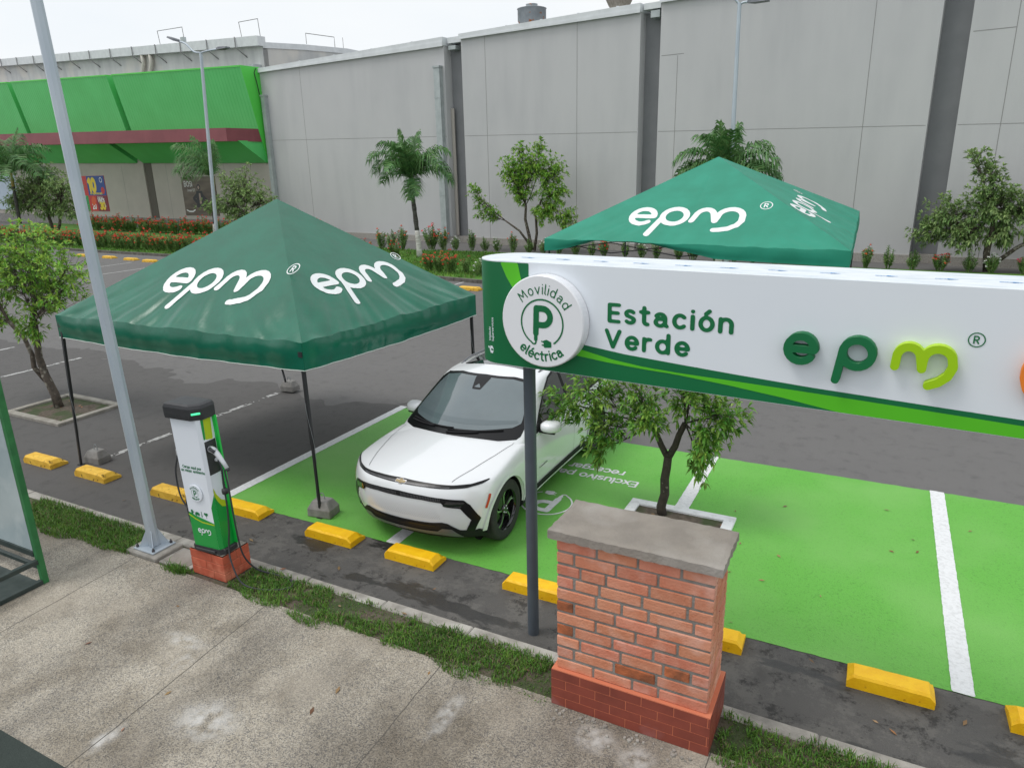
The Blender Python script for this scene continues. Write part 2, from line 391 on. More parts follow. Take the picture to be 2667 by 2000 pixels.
def sheet(name,f,cell,z,m,**k):
    mb=MB(); shape(mb,mesh2d(f,cell),lambda x,y:(x,y,z)); return struct(mb.build(name,m))
mb=MB(); mb.quad((-220,-60,0),(120,-60,0),(120,260,0),(-220,260,0)); struct(mb.build('asphalt_ground',m_asph))
def rough_rect(x0,x1,y0,y1,k=.008,kk=None):
    g=sd_poly([(x0,y0),(x1,y0),(x1,y1),(x0,y1)])
    f=lambda X,Y:g(X,Y)+wob(X,Y,k); f.bb=(x0-.03,x1+.03,y0-.03,y1+.03); return f
def pf(X,Y): return np.maximum(np.maximum(X+7.6,-32-X),np.maximum(4.8-Y,Y-10.1+(pn(X,Y,.9,4)-.5)*1.1+(pn(X,Y,3.1,6)-.5)*.5+(pn(X,Y,9,6)-.5)*.2))
pf.bb=(-32,-7.6,4.8,11); sheet('parking_asphalt',pf,.12,.004,m_asph2)
mb=MB(); mb.quad((-7.6,4.8,.004),(9,4.8,.004),(9,5.96,.004),(-7.6,5.96,.004)); struct(mb.build('gutter_asphalt',m_asph3))
m_green=mat('green_paint',srgb(102,180,66),.55,c2=srgb(72,136,46),ns=60,nd=8,ramp=(.54,.76),bump=.8,bs=120,c3=srgb(122,186,90),ns3=.8,r3=(.4,.75),pos=True)
# painted field with small chips
gf=rough_rect(-7.62,9,5.9,10.05,.005)
def gchip(X,Y): return np.maximum(gf(X,Y),-(.80-pn(X,Y,9,2)*.55-pn(X,Y,31,3)*.45)*.35-.0+.0) 
gchip.bb=gf.bb
sheet('green_bay_paint',gf,.05,.0085,m_green)
m_white=mat('road_white',(.78,.79,.80),.6,c2=(.62,.63,.63),ns=30,nd=5,bump=.4,bs=120,ramp=(.45,.75))
m_oldw=mat('road_white_old',(.55,.55,.54),.7,c2=(.30,.30,.29),ns=18,nd=6,bump=.4,bs=120)
for x0,x1 in ((.925,1.09),(-1.985,-1.81),(-4.83,-4.66),(-7.66,-7.50)):
    y1=10.06 if x0>-7 else 10.12
    y0=8.15 if x0==-1.985 else (5.90 if x0>-7 else 5.95)
    sheet('bay_line',rough_rect(x0,x1,y0,y1,.0022),.016,.013,m_white)
def worn(x0,x1,y0,y1,wear,seed):
    g=sd_poly([(x0,y0),(x1,y0),(x1,y1),(x0,y1)])
    f=lambda X,Y:np.maximum(g(X,Y)+wob(X,Y,.006),(pn(X,Y,14,seed)*.45+pn(X,Y,37,seed+1)*.35+pn(X,Y,5,seed)*.2-1+wear)*.1)
    f.bb=g.bb; return f
for x,y0,y1,wr,sd_ in ((-10.44,6.0,10.0,.42,1),(-17.15,6.6,10.0,.42,2),(-20.0,6.2,10.0,.4,5),(-12.9,9.2,10.2,.55,6)):
    if x==-12.9: continue
    sheet('bay_line_worn',worn(x-.055,x+.055,y0,y1,wr,sd_),.022,.0085,m_oldw)
for i in range(8):
    x=-37.3+i*2.86; sheet('far_bay_line',rough_rect(x-.06+2.9,x+.06+2.9,19.0,23.6,.004),.06,.0045,m_oldw)
for x in (-43.1,-47.4,-51.7): sheet('far_bay_line',rough_rect(x-.07,x+.07,19.5,24.2,.004),.08,.0045,m_oldw)
# lettering painted in the charging bays
mb=MB()
for dx in (0,5.74):
    if dx==0:
        text(mb,'Exclusivo para',lambda a,b:(-2.62-a,8.70-b,.0135),.225,.13,.10)
        text(mb,'recargar',lambda a,b:(-2.90-a,8.97-b,.0135),.225,.13,.10)
    shape(mb,SYMM,lambda a,b,dx=dx:(-3.52+dx-a*.33,7.62-b*.33,.0135))
struct(mb.build('bay_lettering',m_white))
# sidewalk
def agg_mat():
    m=bpy.data.materials.new('exposed_aggregate'); m.use_nodes=True; n=m.node_tree.nodes; l=m.node_tree.links; b=n['Principled BSDF']; b.inputs['Roughness'].default_value=.85
    g=n.new('ShaderNodeNewGeometry')
    v=n.new('ShaderNodeTexVoronoi'); v.inputs['Scale'].default_value=125; l.new(g.outputs['Position'],v.inputs['Vector'])
    r=n.new('ShaderNodeValToRGB'); e=r.color_ramp.elements; e[0].color=(.135,.13,.12,1); e[1].color=(.58,.54,.46,1)
    for p,c in ((.2,(.20,.19,.18,1)),(.45,(.385,.345,.275,1)),(.7,(.48,.425,.34,1))): x=e.new(p); x.color=c
    sp=n.new('ShaderNodeSeparateColor'); l.new(v.outputs['Color'],sp.inputs[0]); l.new(sp.outputs[0],r.inputs[0])
    def ns(s,d,a,bb,st=None,ro=.5):
        t=n.new('ShaderNodeTexNoise'); t.inputs['Scale'].default_value=s; t.inputs['Detail'].default_value=d; t.inputs['Roughness'].default_value=ro
        src=g.outputs['Position']
        if st: q=n.new('ShaderNodeMapping'); q.inputs['Scale'].default_value=st; q.inputs['Rotation'].default_value=(0,0,.25); l.new(src,q.inputs[0]); src=q.outputs[0]
        l.new(src,t.inputs['Vector']); k=n.new('ShaderNodeMapRange'); k.inputs[1].default_value=a; k.inputs[2].default_value=bb; l.new(t.outputs[0],k.inputs[0]); return k.outputs[0]
    def mx(a,f,c,k=1,bl='MIX'):
        mm=n.new('ShaderNodeMath'); mm.operation='MULTIPLY'; mm.inputs[1].default_value=k; l.new(f,mm.inputs[0])
        x=n.new('ShaderNodeMix'); x.data_type='RGBA'; x.blend_type=bl; l.new(mm.outputs[0],x.inputs[0]); l.new(a,x.inputs[6]); x.inputs[7].default_value=(*c,1); return x.outputs[2]
    o=r.outputs[0]
    o=mx(o,ns(30,3,.3,.7),(.35,.315,.26),.5)
    o=mx(o,ns(1.3,7,.44,.64,(1,1,1),.65),(.55,.52,.48),.85,'MULTIPLY')      # damp dark stains
    o=mx(o,ns(.55,5,.42,.6,(1.4,.5,1),.6),(.42,.41,.41),.7,'MULTIPLY')
    o=mx(o,ns(.9,5,.5,.68,(1,1,1)),(.43,.38,.31),.45)
    # pale cement dust at its own spots
    for (x,y,rx,ry) in ((-5.32,3.51,.30,.10),(-5.07,3.30,.09,.17),(-4.86,2.42,.10,.20),(-2.63,3.76,.10,.30),(-1.5,4.05,.22,.16),(-1.15,4.0,.16,.16),(-4.3,2.9,.35,.25)):
        q=n.new('ShaderNodeMapping'); q.vector_type='TEXTURE'; q.inputs['Location'].default_value=(x,y,.1); q.inputs['Scale'].default_value=(rx,ry,1); l.new(g.outputs['Position'],q.inputs[0])
        ln=n.new('ShaderNodeVectorMath'); ln.operation='LENGTH'; l.new(q.outputs[0],ln.inputs[0])
        k=n.new('ShaderNodeMapRange'); k.interpolation_type='SMOOTHSTEP'; k.inputs[1].default_value=1.15; k.inputs[2].default_value=0; l.new(ln.outputs['Value'],k.inputs[0])
        mm=n.new('ShaderNodeMath'); mm.operation='MULTIPLY'; l.new(k.outputs[0],mm.inputs[0]); l.new(ns(9,4,.35,.6),mm.inputs[1])
        o=mx(o,mm.outputs[0],(.60,.59,.57),.8)
    l.new(o,b.inputs['Base Color'])
    bm=n.new('ShaderNodeBump'); bm.inputs['Strength'].default_value=.5; bm.inputs['Distance'].default_value=.004; l.new(v.outputs['Distance'],bm.inputs['Height']); l.new(bm.outputs[0],b.inputs['Normal'])
    return m
m_agg=agg_mat()
mb=MB(); mb.box(-40,12,-6,4.3,-.05,.1); struct(mb.build('sidewalk',m_agg))
m_joint=mat('joint_dark',(.10,.09,.078),.9)
mb=MB()
for x0,x1 in ((-6.95,-7.10),(-4.80,-5.05),(-2.88,-2.99),(-.68,-.69),(-9.3,-9.5),(1.6,1.6)):
    pts=[(x0+(x1-x0)*t+random.uniform(-.006,.006),1.5+(4.3-1.5)*t) for t in np.linspace(0,1,20)]
    for a,b in zip(pts[:-1],pts[1:]): mb.quad((a[0]-.004,a[1],.1012),(a[0]+.004,a[1],.1012),(b[0]+.004,b[1],.1012),(b[0]-.004,b[1],.1012))
struct(mb.build('sidewalk_joint',m_joint))
m_soil=mat('soil',(.075,.058,.042),.95,c2=(.13,.105,.08),ns=18,nd=6,bump=1,bs=40,c3=(.05,.07,.025),ns3=3,r3=(.45,.6))
mb=MB(); mb.box(-40,12,4.3,4.70,-.05,.092); struct(mb.build('verge_soil',m_soil))
m_conc=mat('kerb_concrete',(.36,.335,.30),.85,c2=(.24,.225,.20),ns=9,nd=7,bump=.6,bs=60,c3=(.46,.44,.40),ns3=3,r3=(.5,.7),pos=True)
mb=MB(); x=-40
while x<12:
    mb.box(x+.004,x+.996,4.70+random.uniform(-.006,.006),4.845+random.uniform(-.006,.006),-.05,.098+random.uniform(-.006,.006),bev=.012); x+=1
struct(mb.build('kerb',m_conc))
# ---- grass (near strip)
m_grass=mat('grass_blades',srgb(110,152,64),.5,c2=srgb(82,122,46),ns=2.5,isl=.35,isle=.025,trans=.35,spec=.3)
m_grass2=mat('grass_dry',(.16,.12,.07),.8,isl=.4)
def blades(name,fn,n,h,dry=0.1,seed=1,w=.006):
    rnd=random.Random(seed); mb=MB()
    for _ in range(n):
        q=fn(rnd)
        if q is None: continue
        x,y,z,k=q; a=rnd.uniform(0,2*PI); hh=h*k*rnd.uniform(.5,1.25); ln=rnd.uniform(.15,.95)*hh
        dx,dy=math.cos(a),math.sin(a); ww=w*rnd.uniform(.7,1.3)
        sx,sy=-dy*ww/2,dx*ww/2; mx_,my_=x+dx*ln*.35,y+dy*ln*.35
        mb.add([(x-sx,y-sy,z),(x+sx,y+sy,z),(mx_+sx,my_+sy,z+hh*.6),(mx_-sx,my_-sy,z+hh*.6),(x+dx*ln,y+dy*ln,z+hh*.85)],[(0,1,2,3),(3,2,4)],1 if rnd.random()<dry else 0)
    return struct(mb.build(name,[m_grass,m_grass2]),'stuff')
def npn(x,y,s,sd_): return float(pn(np.float64(x),np.float64(y),s,sd_))
def verge(rnd):
    # denser towards the camera's half of the strip; bare patches between the pole and the pillar
    x=rnd.uniform(-9.6,1.4); y=rnd.uniform(4.16,4.74)
    if -7.22<x<-5.68: return None
    if -1.95<x<-.68 and y<4.9: return None
    lo=4.24+.05*math.sin(x*3.1)+.04*math.sin(x*7.7+1)+(.0 if x<-7.2 else .02)
    if y<lo-.03: return None
    bare=npn(x,y,2.2,5)*.6+npn(x,y,7,6)*.4
    th=.10 if x<-7.2 else (.42 if x<-4.4 else (.52 if x<-1.9 else .40))
    k=1
    if bare<th:
        if rnd.random()<.72: return None
        k=.45
    if x<-7.2: k*=1.35
    return x,y,.09,k
o=blades('verge_grass',verge,46000,.055,.13,3)
blades('verge_grass',lambda r:(-6.42+r.gauss(0,.09),4.30+r.gauss(0,.03),.1,1),500,.07,.05,4)
# ---- far island: soil/lawn with kerb
isl=[(-75,28.6),(-43.2,26.55),(-34.5,26.2),(-16.05,24.0),(-13.7,23.65),(12,21.9),(40,20),(40,30.5),(4,31.5),(-18.6,32.4),(-23.3,32.0),(-26,33.0),(-30,36.0),(-75,43)]
m_lawn=mat('lawn',srgb(78,120,40),.9,c2=srgb(58,94,30),ns=5,nd=8,bump=1,bs=30,c3=srgb(95,140,48),ns3=.8,r3=(.4,.7),pos=True)
mb=MB(); n_=len(isl); mb.add([(x,y,.09) for x,y in isl]+[(x,y,-.02) for x,y in isl],[tuple(range(n_))]+[(i,i+n_,(i+1)%n_+n_,(i+1)%n_) for i in range(n_)]); struct(mb.build('lawn',m_lawn))
m_kerbd=mat('kerb_dark',(.085,.08,.07),.9,c2=(.16,.15,.13),ns=5,nd=6,bump=.5,bs=30)
mb=MB()
for (a,b) in zip(isl[:5],isl[1:6]):
    L=math.dist(a,b); nseg=max(1,int(L)); ux,uy=(b[0]-a[0])/L,(b[1]-a[1])/L
    for i in range(nseg):
        s0,s1=L*i/nseg+.01,L*(i+1)/nseg-.01; px,py=uy*.16,-ux*.16
        P=[(a[0]+ux*s0,a[1]+uy*s0),(a[0]+ux*s1,a[1]+uy*s1)]; P+= [(P[1][0]+px,P[1][1]+py),(P[0][0]+px,P[0][1]+py)]
        mb.add([(x,y,.13) for x,y in P]+[(x,y,-.02) for x,y in P],[(0,1,2,3),(0,4,5,1),(1,5,6,2),(2,6,7,3),(3,7,4,0)])
struct(mb.build('island_kerb',m_kerbd))
def lawnb(rnd):
    x=rnd.uniform(-46,-12); y=rnd.uniform(24,32)
    f=np.interp(x,[-75,-43.2,-34.5,-16,-13.7],[28.6,26.55,26.2,24,23.65]); g=np.interp(x,[-30,-26,-23.3,-18.6,-12],[36,33,32,32.4,32.6])
    return (x,y,.09,1) if f+.1<y<g-.1 else None
blades('lawn_grass',lawnb,26000,.13,.05,8,w=.03)
# tree pits
m_pitw=mat('pit_edge_white',(.80,.81,.82),.6,c2=(.6,.6,.6),ns=12,nd=5,bump=.4,bs=60,ramp=(.5,.8))
m_pitc=mat('pit_edge_concrete',(.34,.32,.28),.85,c2=(.24,.22,.19),ns=7,nd=6,bump=.5,bs=60)
def pit(x0,x1,y0,y1,wd,z,m,gap=False):
    mb=MB(); mb.box(x0,x1,y0,y0+wd,-.03,z,bev=.006); mb.box(x0,x0+wd,y0+wd+.002,y1-wd-.002,-.03,z,bev=.006); mb.box(x1-wd,x1,y0+wd+.002,y1-wd-.002,-.03,z,bev=.006); mb.box(x0,x1,y1-wd,y1,-.03,z,bev=.006)
    struct(mb.build('pit_edge',m)); mb=MB(); mb.quad((x0+.02,y0+.02,.0175),(x1-.02,y0+.02,.0175),(x1-.02,y1-.02,.0175),(x0+.02,y1-.02,.0175)); struct(mb.build('pit_soil',m_soil))
pit(-14.33,-12.62,6.72,7.99,.13,.055,m_pitc); pit(-2.53,-1.21,6.95,8.17,.13,.045,m_pitw)
# fallen leaves
m_dead=mat('dead_leaf',(.22,.09,.04),.8,c2=(.30,.2,.12),ns=3,isl=.5,isle=.03)
mb=MB(); rnd=random.Random(11)
for i in range(150):
    if i<22: x,y,z=rnd.uniform(-1.6,3),rnd.uniform(6,9.8),.016
    elif i<50: x,y,z=rnd.uniform(-9,2),rnd.uniform(4.4,5.8),.012 if rnd.random()<.7 else .1
    elif i<62: x,y,z=rnd.uniform(-8,-1),rnd.uniform(2.5,4.2),.104
    elif i<78: x,y,z=rnd.uniform(-14.2,-12.7),rnd.uniform(6.85,7.8),.02
    elif i<88: x,y,z=rnd.uniform(-2.4,-1.3),rnd.uniform(7.1,8),.022
    else: x,y,z=rnd.uniform(-45,-12),rnd.uniform(22.6,26),.01
    if z<.05 and y<4.85: z=.104
    if y>22:
        y=np.interp(x,[-75,-43.2,-34.5,-16,-13.7],[28.6,26.55,26.2,24,23.65])-abs(rnd.gauss(.3,.6))-.2
    a=rnd.uniform(0,2*PI); L=rnd.uniform(.02,.05)*(1.6 if y>20 else 1); W=L*.35; c,s=math.cos(a),math.sin(a)
    mb.add([(x-c*L,y-s*L,z),(x-s*W,y+c*W,z+.006),(x+c*L,y+s*L,z+.004),(x+s*W,y-c*W,z+.001)],[(0,1,2),(0,2,3)])
struct(mb.build('fallen_leaves',m_dead),'stuff')
# ================================================================== BUILDINGS (wall frame: s along the wall, z up, o away from the car park)
WA=Vector((-23.663,36.969,0)); WD=Vector((.99383,-.11094,0)); WN=Vector((.11094,.99383,0))
def W(s,z,o=0): return WA+WD*s+WN*o+Vector((0,0,z))
def wbox(mb,s0,s1,z0,z1,o0,o1,mi=0,zt=None):
    """box in wall frame; zt=(z top at s0, z top at s1)"""
    a,b=(z1,z1) if zt is None else zt
    vs=[W(s0,z0,o0),W(s1,z0,o0),W(s1,z0,o1),W(s0,z0,o1),W(s0,a,o0),W(s1,b,o0),W(s1,b,o1),W(s0,a,o1)]
    mb.add(vs,[(0,3,2,1),(4,5,6,7),(0,1,5,4),(1,2,6,5),(2,3,7,6),(3,0,4,7)],mi)
m_wall=mat('render_grey',(.53,.53,.535),.9,c2=(.485,.487,.495),ns=1.3,nd=7,stretch=(1,1,.18),bump=.25,bs=25,c3=(.53,.53,.535),ns3=.35,r3=(.4,.7))
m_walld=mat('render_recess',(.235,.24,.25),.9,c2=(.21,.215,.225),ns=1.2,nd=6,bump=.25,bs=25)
m_trim=mat('roof_trim',(.72,.745,.76),.55,c2=(.64,.665,.68),ns=2,nd=5)
m_plinth=mat('plinth_pebble',(.30,.28,.25),.95,c2=(.42,.40,.37),ns=26,nd=5,bump=.8,bs=60)
m_line=mat('wall_joint',(.27,.265,.26),.9)
m_metalg=mat('galvanised',(.46,.50,.50),.5,metal=.3,c2=(.38,.42,.42),ns=3,nd=5)
hall=thing('commercial_hall',W(5,0,.5),'long tall grey rendered hall with dark vertical recesses and a white roof edge','building')
hl=lambda mb,n,m: _loc(mb.build(n,m,hall),hall)
def _loc(o,par):
    o.matrix_parent_inverse=Matrix.Translation(-par.location); return o
zr=lambda s:10.88+(s+15.6)*.0125
zr3=lambda s:11.38+(s-13.5)*.03
for s0,s1,f in ((-15.6,.5,zr),(1.72,12.4,zr),(13.42,24.85,zr3),(25.85,45,zr3)):
    mb=MB(); wbox(mb,s0,s1,.36,0,0,3,0,(f(s0),f(s1))); hl(mb,'wall_bay',m_wall)
    mb=MB(); wbox(mb,s0-.05,s1+.02,f(s0),0,-.14,3.02,0,(f(s0)+.23,f(s1)+.23))
    wbox(mb,s0-.05,s1+.02,f(s0)-.05,f(s0),-.17,-.142,0,(f(s0)+.0,f(s1)+.0))
    for k in range(1,5):
        sx=s0+(s1-s0)*k/5; wbox(mb,sx-.012,sx+.012,f(sx)+.01,f(sx)+.235,-.148,-.141)
        wbox(mb,sx+.9,sx+1.0,f(sx)+.22,f(sx)+.28,-.1,.05)
    hl(mb,'roof_edge',m_trim)
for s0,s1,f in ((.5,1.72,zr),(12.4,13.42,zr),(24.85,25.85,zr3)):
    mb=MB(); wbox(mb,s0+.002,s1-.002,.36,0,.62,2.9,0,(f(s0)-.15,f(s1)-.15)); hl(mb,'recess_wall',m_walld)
for a in ((.62,1.6,zr(1)-.1,zr(1)+.20,.2,3),(12.5,13.35,zr(12)-.05,zr(12)+.22,.1,3)): mb=MB(); wbox(mb,*a); hl(mb,'gutter_box',m_trim)
for a in ((.75,1.25,zr(1)-.45,zr(1)-.25,.1,.6),(12.85,13.3,zr(12)-.42,zr(12)-.12,.1,.6)): mb=MB(); wbox(mb,*a); hl(mb,'gutter_outlet',m_metalg)
mb=MB()
for s0,s1 in ((-15.6,.5),(1.72,12.4),(13.42,24.85),(25.85,45)): wbox(mb,s0-.02,s1+.02,-.1,.36,-.07,2.9)
for s0,s1 in ((.52,1.70),(12.42,13.4),(24.87,25.83)): wbox(mb,s0,s1,-.1,.358,.35,2.9)
hl(mb,'plinth',m_plinth)
mb=MB(); zj=lambda s:6.45-(s+15)*.0245
for s0,s1 in ((-15.55,.45),(1.76,12.36),(13.46,24.8),(25.9,44)):
    n=8
    for i in range(n):
        a=s0+(s1-s0)*i/n;b=s0+(s1-s0)*(i+1)/n
        q0=[W(a,zj(a)-.011,-.004),W(b,zj(b)-.011,-.004),W(b,zj(b)+.011,-.004),W(a,zj(a)+.011,-.004)]; mb.add(q0,[(0,1,2,3)])
for s,f in ((-11.6,zr),(3.33,zr),(9.0,zr),(22.5,zr3),(14.3,None),(27.3,zr3)):
    top=f(s) if f else 9.1
    wbox(mb,s-.012,s+.012,.36,top-.06,-.0045,-.0011)
for s0,s1,z in ((13.5,14.6,9.1),(25.95,27.3,8.75)): wbox(mb,s0,s1,z-.014,z+.014,-.0043,-.0012)
hl(mb,'panel_joint',m_line)
def duct(s,zt,zb,wd=.42):
    mb=MB(); wbox(mb,s-wd/2,s+wd/2,zb,zt,-.3,-.003)
    for z in np.arange(zb+2.5,zt,2.7): wbox(mb,s-wd/2-.012,s+wd/2+.012,z,z+.05,-.315,-.002)
    wbox(mb,s-wd/2-.05,s+wd/2+.03,zt,zt+.1,-.34,-.003); hl(mb,'drain_duct',m_metalg)
duct(.12,9.75,.25); duct(-15.25,9.3,.4,.35)
mb=MB(); wbox(mb,.52,.72,.4,7.6,.38,.449); hl(mb,'drain_cover',mat('pale_panel',(.45,.42,.38),.8))
# rooftop ventilators
m_vent=mat('vent_metal',(.33,.36,.38),.55,metal=.3,c2=(.26,.29,.31),ns=3,c3=(.38,.13,.04),ns3=2.2,r3=(.60,.64))
def vent(s,o,zb,prof,m):
    mb=MB(); P=W(s,0,o); mb.lathe(prof,(P.x,P.y,zb),28); hl(mb,'roof_ventilator',m)
vent(2.62,6,11.1,[(0,-1.2),(.55,-1.2),(.55,1.0),(.86,1.6),(.86,2.22),(.90,2.25),(.55,2.34),(.34,2.36),(.34,2.44),(.36,2.5),(0,2.52)],m_vent)
m_cone=mat('cone_metal',(.42,.39,.33),.6,metal=.2,c2=(.30,.27,.22),ns=4,stretch=(3,3,.5))
vent(8.4,6,11.3,[(0,-1.2),(.55,-1.2),(.55,1.45),(.60,1.5),(1.0,2.3),(1.02,2.5),(0,2.5)],m_cone)
# ---- green-fronted store to the left
store=thing('green_fronted_store',W(-34,0,1),'store front with bright green overhanging fascia and maroon awning on a beige wall','building')
sl=lambda mb,n,m,par=store: _loc(mb.build(n,m,par),store)
m_beige=mat('render_beige',(.50,.455,.415),.9,c2=(.45,.41,.375),ns=.7,nd=6,bump=.2,bs=25)
m_fas=mat('fascia_green',srgb(92,202,112),.5,c2=srgb(86,194,104),ns=.5,nd=4)
m_fas2=mat('fascia_side_green',srgb(84,206,76),.5)
m_mar=mat('awning_maroon',srgb(140,76,82),.6,c2=srgb(128,68,74),ns=1,nd=3)
m_dk=mat('fascia_gap',(.06,.10,.06),.8)
mb=MB(); wbox(mb,-85,-15.62,.9,0,0,3,0,(10.2,9.5)); sl(mb,'wall',m_beige)
mb=MB(); wbox(mb,-85,-15.63,-.1,.9,-.05,3); sl(mb,'plinth',mat('plinth_grey',(.22,.21,.20),.9,c2=(.30,.29,.28),ns=5))
mb=MB(); wbox(mb,-32.65,-31.62,.9,5.6,-.12,-.002); sl(mb,'pilaster',m_beige); mb=MB(); wbox(mb,-31.60,-30.6,.9,5.5,-.03,-.002); sl(mb,'pilaster_recess',mat('pilaster_dark',(.13,.115,.10),.9))
mb=MB()
for s in (-35.2,-28.6,-42,-25,-21): wbox(mb,s-.015,s+.015,.9,5.2,-.004,-.001)
sl(mb,'panel_joint',m_line)
# fascia: tilted front (top leans out), corrugated
zt=lambda s:11.08+(-15.5-s)*.048
zb=lambda s:4.99+(-15.5-s)*.022
def fz(s,t): # t 0 bottom..1 top ; returns z,o
    return zb(s)+(zt(s)-zb(s))*t, -.12-1.38*t
def fascia(s0,s1,slant=.8):
    mb=MB(); n=max(2,int((s1-s0)/.35)); vs=[];fs=[]
    for i in range(n+1):
        for t in (0,1):
            s=s0+(s1-s0)*i/n; ss=s+(-(slant) if t==1 else 0)*0
            z,o=fz(ss,t); 
            vs.append(W(ss,z,o)); vs.append(W(ss+.05,z,o)); vs.append(W(ss+.07,z,o+.012)); vs.append(W(ss+.12,z,o+.012))
    # build strips
    for i in range(n):
        a=i*8; b=(i+1)*8
        for k in range(3): fs.append((a+k,a+k+1,a+4+k+1,a+4+k))
        fs.append((a+3,b,b+4,a+7))
    mb.add(vs,fs); sl(mb,'fascia_panel',m_fas)
    mb=MB()
    z,o=fz(s0,1);z1,o1=fz(s1,1)
    vs=[W(s0,z,o-.03),W(s1,z1,o1-.03),W(s1,z1,0),W(s0,z,0),W(s0,z+.10,o-.03),W(s1,z1+.10,o1-.03),W(s1,z1+.10,0),W(s0,z+.10,0)]
    mb.add(vs,[(0,3,2,1),(4,5,6,7),(0,1,5,4),(1,2,6,5),(2,3,7,6),(3,0,4,7)]); sl(mb,'fascia_cap',m_fas2)
    for s,nm in ((s0,-1),(s1,1)):
        mb=MB(); zb_,ob=fz(s,0); zt_,ot=fz(s,1); ds=0
        mb.add([W(s+ds,zb_,0),W(s+ds,zb_,ob),W(s+ds,zt_,ot),W(s+ds,zt_,0)],[(0,1,2,3)]); sl(mb,'fascia_end',m_fas2 if s>-16 else m_fas)
    mb=MB(); z0,o0=fz(s0,0);z1,o1=fz(s1,0); mb.add([W(s0,z0,0),W(s1+.1,z1,0),W(s1+.1,z1,o1),W(s0,z0,o0)],[(0,1,2,3)]); sl(mb,'fascia_soffit',m_fas)
for s0,s1 in ((-31.55,-15.62),(-48.6,-32.35),(-66,-49.4)): fascia(s0,s1)
mb=MB()
for s0,s1 in ((-32.3,-31.5),(-49.4,-48.55)):
    z0,o0=fz(s0,0);z1,_=fz(s0,1); mb.add([W(s0,z0,-.04),W(s1,z0,-.04),W(s1,z1-.1,-.04),W(s0,z1-.1,-.04)],[(0,1,2,3)])
sl(mb,'fascia_gap',m_dk)
mb=MB(); n=12
def mar(s): return (6.38+(-15.8-s)*.0265, 7.22+(-15.8-s)*.031)
pts=[(-66,-3.0),(-15.95,-3.0),(-15.68,-1.02)]
for (sa,oa),(sb,ob) in zip(pts[:-1],pts[1:]):
    a0,a1=mar(sa);b0,b1=mar(sb)
    vs=[W(sa,a0,oa),W(sb,b0,ob),W(sb,b1,ob),W(sa,a1,oa),W(sa,a0,-.4),W(sb,b0,-.4),W(sb,b1,-.4),W(sa,a1,-.4)]
    mb.add(vs,[(0,1,2,3),(3,2,6,7),(4,5,1,0),(1,5,6,2),(0,3,7,4)])
sl(mb,'awning_band',m_mar)
for s0,s1 in ((-31.45,-15.75),(-48.5,-32.4),(-66,-49.5)):
    mb=MB(); mb.add([W(s0,zb(s0)-.03,-.16),W(s1,zb(s1)-.03,-.16),W(s1,mar(s1)[0]+.05,-2.3),W(s0,mar(s0)[0]+.05,-2.3),W(s1,mar(s1)[0]+.05,-.3)],[(0,1,2,3),(1,4,2)]); sl(mb,'fascia_lower',m_fas)  # green panel under the awning, its shape pitched toward the ground to shade it
mb=MB()
mb.tube([W(-15.55,11.1,-.3),W(-15.62,10.8,-.45),W(-15.5,10.2,-.42),W(-15.5,9.4,-.3)],.03,6); sl(mb,'cable_bundle',mat('cable_black',(.02,.02,.02),.6))
# ---- posters on the store wall
def poster(name,s0,s1,z0,z1,bgc,label,cat='poster'):
    t=thing(name,W((s0+s1)/2,z0,-.03),label,cat); mb=MB(); wbox(mb,s0,s1,z0,z1,-.04,-.003); o=_loc(mb.build('backing',bgc,t),t); return t
def wtext(mb,t,s,z,size,wt,mi=0,sp=.12,lay=0): text(mb,t,lambda a,b:W(s+a,z+b,-.046-lay*.004),size,wt,sp,mi)
cr_=mat('print_red',srgb(205,50,45),.5); cb=mat('print_blue',srgb(28,72,150),.5); cg=mat('print_green',srgb(30,150,80),.5); cm=mat('print_maroon',srgb(130,30,48),.5); cy=mat('print_yellow',srgb(238,205,40),.5); cw=mat('print_white',(.8,.8,.8),.5); co_=mat('print_orange',srgb(225,90,40),.5)
P1=poster('promo_poster',-44.25,-38.35,1.35,4.42,cr_,'large multicoloured promotion poster with yellow 10 and 30 on the beige store wall')
mb=MB(); wbox(mb,-41.4,-38.36,2.72,4.41,-.045,-.041); _loc(mb.build('blue_panel',cb,P1),P1)
mb=MB(); wbox(mb,-44.24,-41.6,1.36,2.70,-.045,-.041); _loc(mb.build('green_panel',cg,P1),P1)
mb=MB(); wbox(mb,-40.2,-38.36,1.36,2.70,-.045,-.041); _loc(mb.build('maroon_panel',cm,P1),P1)
mb=MB()
wtext(mb,'10',-41.15,3.12,1.45,.24); wtext(mb,'30',-39.75,1.55,.85,.24); wtext(mb,'20%',-44.0,1.55,.7,.2); wtext(mb,'en supermercado'.replace('k',''),-41.1,2.82,.26,.16)
_loc(mb.build('yellow_numbers',cy,P1),P1)
mb=MB(); wtext(mb,'VINOS',-40.0,2.15,.42,.2); wtext(mb,'Viernes',-40.0,2.45,.28,.12); wtext(mb,'20',-41.1,1.55,.62,.18); wtext(mb,'%',-38.95,1.75,.3,.16)
P_=W(-38.95,4.05,-.046); shape(mb,mesh2d(sd_strokes([O(0,0,.2,.2)],.03),.03),lambda a,b:W(-38.95+a,4.05+b,-.046)); shape(mb,mesh2d(sd_strokes([[(0,0)]],.55),.08),lambda a,b:W(-43.1+a,3.75+b,-.0465)); _loc(mb.build('white_print',cw,P1),P1)
mb=MB(); shape(mb,mesh2d(sd_strokes([[(0,0)]],.3),.06),lambda a,b:W(-38.85+a,3.15+b,-.0465)); shape(mb,mesh2d(sd_strokes([[(0,0)]],.33),.06),lambda a,b:W(-43.7+a,2.35+b,-.0465)); _loc(mb.build('red_print',cr_,P1),P1)
